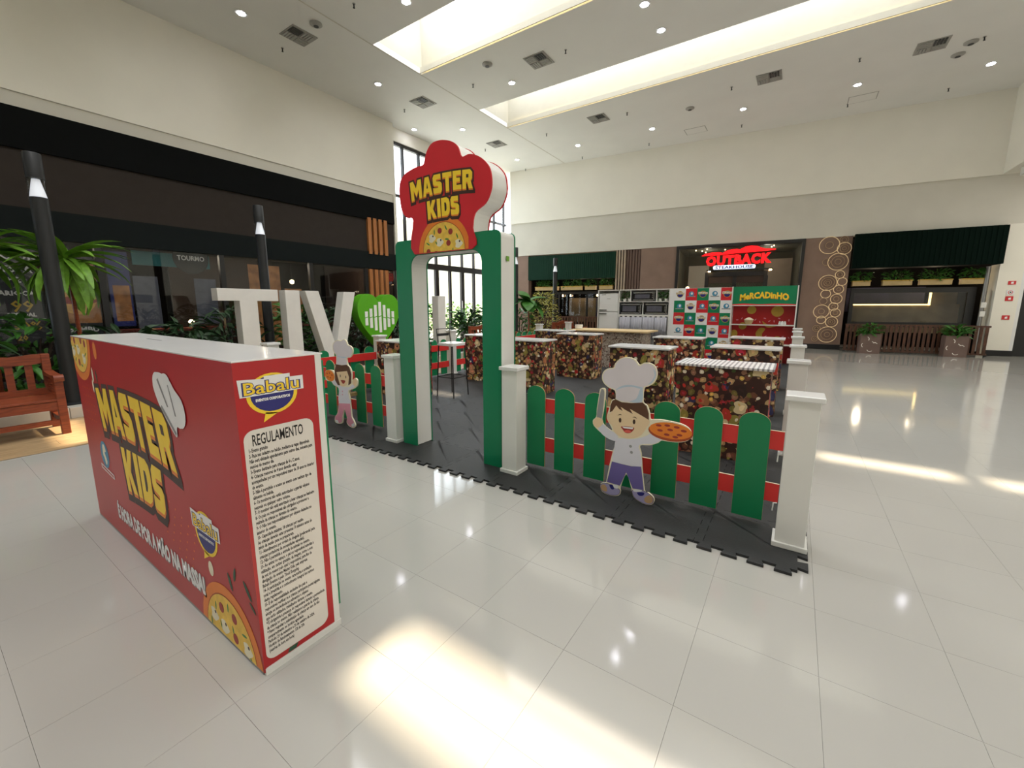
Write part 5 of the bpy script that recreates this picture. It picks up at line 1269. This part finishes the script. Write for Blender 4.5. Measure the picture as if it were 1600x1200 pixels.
sg = rthing('steakhouse_sign', 'glowing red OUTBACK STEAKHOUSE sign with a mountain outline', 'sign', -1.9, -.14)
sf = Fr((0, 0, 0), (1, 0, 0), (0, 0, 1))
mt = [(-1.10, 3.15), (-1.0, 3.21), (-.78, 3.25), (-.55, 3.25), (-.42, 3.22), (-.3, 3.29), (-.15, 3.33), (.0, 3.33), (.1, 3.31), (.25, 3.39), (.42, 3.415), (.6, 3.39), (.72, 3.33), (.85, 3.29), (1.14, 3.27), (1.14, 3.24), (.6, 3.21), (0, 3.19), (-.6, 3.15)]
rbuild(MB().prism(mt, sf, -.04, .02), 'mountain', 'sign_red', sg)
q = text('OUTBACK', .42, sf, (.03, 2.83), .0, 'sign_red', 'letters', None, bold=.024, space=1.12, fit=1.98, ext=.03, warp=lambda x, y: (x, y+.02*x), label='glowing red letters OUTBACK'); q.parent = sg
rbuild(MB().prism(rrect(-.70, 2.655, .60, 2.80, .06), sf, -.03, .0), 'plate', 'sign_white', sg)
q = text('STEAKHOUSE', .13, sf, (-.05, 2.685), .002, 'print_navy', 'plate_text', None, fit=1.16, bold=.004); q.parent = sg
for s, o_, z, e, c in ((-8.0, 1.0, 2.2, 14, (1, .75, .5)), (-6.8, 1.0, 2.2, 10, (1, .75, .5)), (2.2, 1.3, 2.4, 16, (1, .8, .55)), (3.6, 1.2, 2.4, 14, (1, .8, .55)), (-2.9, 1.6, 3.2, 9, (1, .9, .7)), (-.9, 1.6, 3.2, 9, (1, .9, .7))):
    light('restaurant_fill', 'POINT', RM @ Vector((s, o_, z)), e, c).data.shadow_soft_size = .1  # fill lights without fittings, added to brighten the restaurant interiors
# security camera under the right soffit
t = thing('security_camera', 'small white security camera box under the grey soffit at the right edge', 'speaker', (4.55, 16.6, 4.8))
bx('box', 'white_paint', (4.45, 16.5, 4.70, 4.75, 16.75, 4.90), t, bevel=.01); MB().tube([(4.6, 16.62, 4.9), (4.6, 16.62, 4.95)], .02, 8).build('bracket', 'metal_grey', t)

# ------------------------------------------------------------------ ceiling fittings
def downlight(x, y, lb):
    t = thing('ceiling_downlight', lb, 'light', (x, y, ZC), group='recessed ceiling downlights')
    MB().lathe([(.075, ZC-.012), (.105, ZC-.012), (.105, ZC)], (x, y, 0), 18).build('trim_ring', 'white_gloss', t)
    MB().lathe([(.07, ZC-.016), (.07, ZC-.010)], (x, y, 0), 16).build('lens', 'lamp_emit', t)
for x, y, lb in [(-9.5, 4.61, 'bright downlight above the upper left white wall, nearest the camera'), (-9.45, 7.82, 'bright downlight left of the nearer skylight end'),
    (-6.59, 6.2, 'bright downlight at the top edge, left of the nearer skylight'), (-6.56, 9.7, 'bright downlight between the two skylights, left one'),
    (-9.48, 11.17, 'downlight above and left of the chef hat sign'), (-10.78, 10.29, 'downlight closest to the tall facade window'),
    (-2.9, 8.78, 'bright downlight at the top edge between the skylights'), (-2.84, 9.73, 'bright downlight just beside the farther skylight'),
    (-1.8, 14.65, 'downlight above the red steakhouse sign, third from the right'), (-4.38, 14.56, 'downlight above the white right wall, fourth from the right'),
    (.79, 14.78, 'downlight above the right wall, second from the right'), (3.29, 15.33, 'downlight above the right wall, rightmost'),
    (-6.97, 14.51, 'small downlight above the left tavern'), (-9.56, 14.5, 'farthest downlight just right of the chef hat sign')]: downlight(x, y, lb)
for x, y, lb in [(-9.25, 5.62, 'square ceiling vent above the left white wall, nearest the camera'), (-9.22, 9.17, 'square ceiling vent above the end of the left white wall'),
    (-5.49, 9.24, 'square ceiling vent between the two skylights'), (-9.3, 12.79, 'square ceiling vent right of the chef hat sign top'),
    (-5.53, 12.89, 'square ceiling vent beyond the farther skylight, left one'), (-1.08, 13.11, 'square ceiling vent beyond the farther skylight, middle one'), (1.95, 13.6, 'square ceiling vent beyond the farther skylight, right one')]:
    t = thing('ceiling_vent', lb, 'vent', (x, y, ZC), group='square ceiling vents'); s = .27
    bx('frame', 'vent_light', (x-s, y-s, ZC-.012, x+s, y+s, ZC), t)
    for i in (0, 1):
        for j in (0, 1):
            for k in range(4):
                a, b = x-s+.03+i*(s-.02), y-s+.03+j*(s-.02); q = (s-.05)/4
                m = 'vent_dark' if (i, j) == (1, 0) else 'vent_light'
                if (i+j) % 2: bx('louvre', m, (a+k*q, b, ZC-.03, a+k*q+q*.7, b+s-.05, ZC-.012), t)
                else: bx('louvre', m, (a, b+k*q, ZC-.03, a+s-.05, b+k*q+q*.7, ZC-.012), t)
SPR = ['below the vent nearest the camera, by the left wall', 'at the top edge left of the nearer skylight', 'right of the vent between the skylights', 'left of the downlight between the skylights',
 'by the end of the left white wall', 'left of the farther skylight corner, above the hat sign', 'right beside the hat sign top', 'deepest in the corner above the tavern', 'right of the left vent beyond the farther skylight',
 'left of the middle vent beyond the farther skylight', 'above the steakhouse sign, close to the right wall', 'between the middle and right vents beyond the skylight', 'closest to the right end of the right wall', 'close to the right wall, left of the access panel', 'close to the right wall, above the left tavern', 'beside the right access panel', 'right of the rightmost smoke detector']
for (x, y), sl in zip([(-9.97, 5.65), (-7.46, 5.69), (-4.79, 9.23), (-7.44, 9.21), (-9.98, 9.17), (-7.4, 13.0), (-9.93, 12.95), (-9.9, 15.66), (-4.67, 13.0), (-1.92, 13.1), (-1.95, 15.85), (.7, 13.33), (2.8, 16.37), (-4.82, 15.75), (-7.33, 15.67), (.69, 16.0), (2.8, 13.8)], SPR):
    t = thing('sprinkler_head', 'tiny sprinkler head '+sl, 'sprinkler', (x, y, ZC), group='ceiling sprinkler heads')
    MB().lathe([(.03, ZC-.006), (.03, ZC)], (x, y, 0), 10).build('plate', 'vent_light', t); MB().lathe([(.022, ZC-.075), (.022, ZC-.07), (.012, ZC-.065), (.012, ZC-.006)], (x, y, 0), 8).build('nozzle', 'metal_dark', t)
for x, y, lb in [(-8.59, 5.61, 'round grey ceiling speaker beside the nearest vent'), (-6.58, 8.69, 'round smoke detector beside the nearer skylight'), (2.53, 14.38, 'round grey ceiling disc beside the rightmost downlight'), (2.62, 13.89, 'round smoke detector right of the rightmost vent'), (-3.07, 13.74, 'round grey ceiling disc above the steakhouse wall')]:
    t = thing('ceiling_disc', lb, 'detector', (x, y, ZC)); MB().lathe([(.07, ZC-.05), (.12, ZC-.02), (.12, ZC)], (x, y, 0), 18).build('housing', 'vent_light', t, smooth=True); MB().lathe([(.05, ZC-.056), (.05, ZC-.05)], (x, y, 0), 12).build('grille', 'vent_dark', t)
for x, y, lb in [(-3.24, 15.5, 'pale access panel in the ceiling above the steakhouse, left'), (.99, 15.77, 'pale access panel in the ceiling above the right wall')]:
    t = thing('access_panel', lb, 'panel', (x, y, ZC)); bx('frame', 'vent_light', (x-.32, y-.25, ZC-.004, x+.32, y+.25, ZC), t); bx('hatch', 'ceiling_white', (x-.30, y-.23, ZC-.007, x+.30, y+.23, ZC-.004), t)
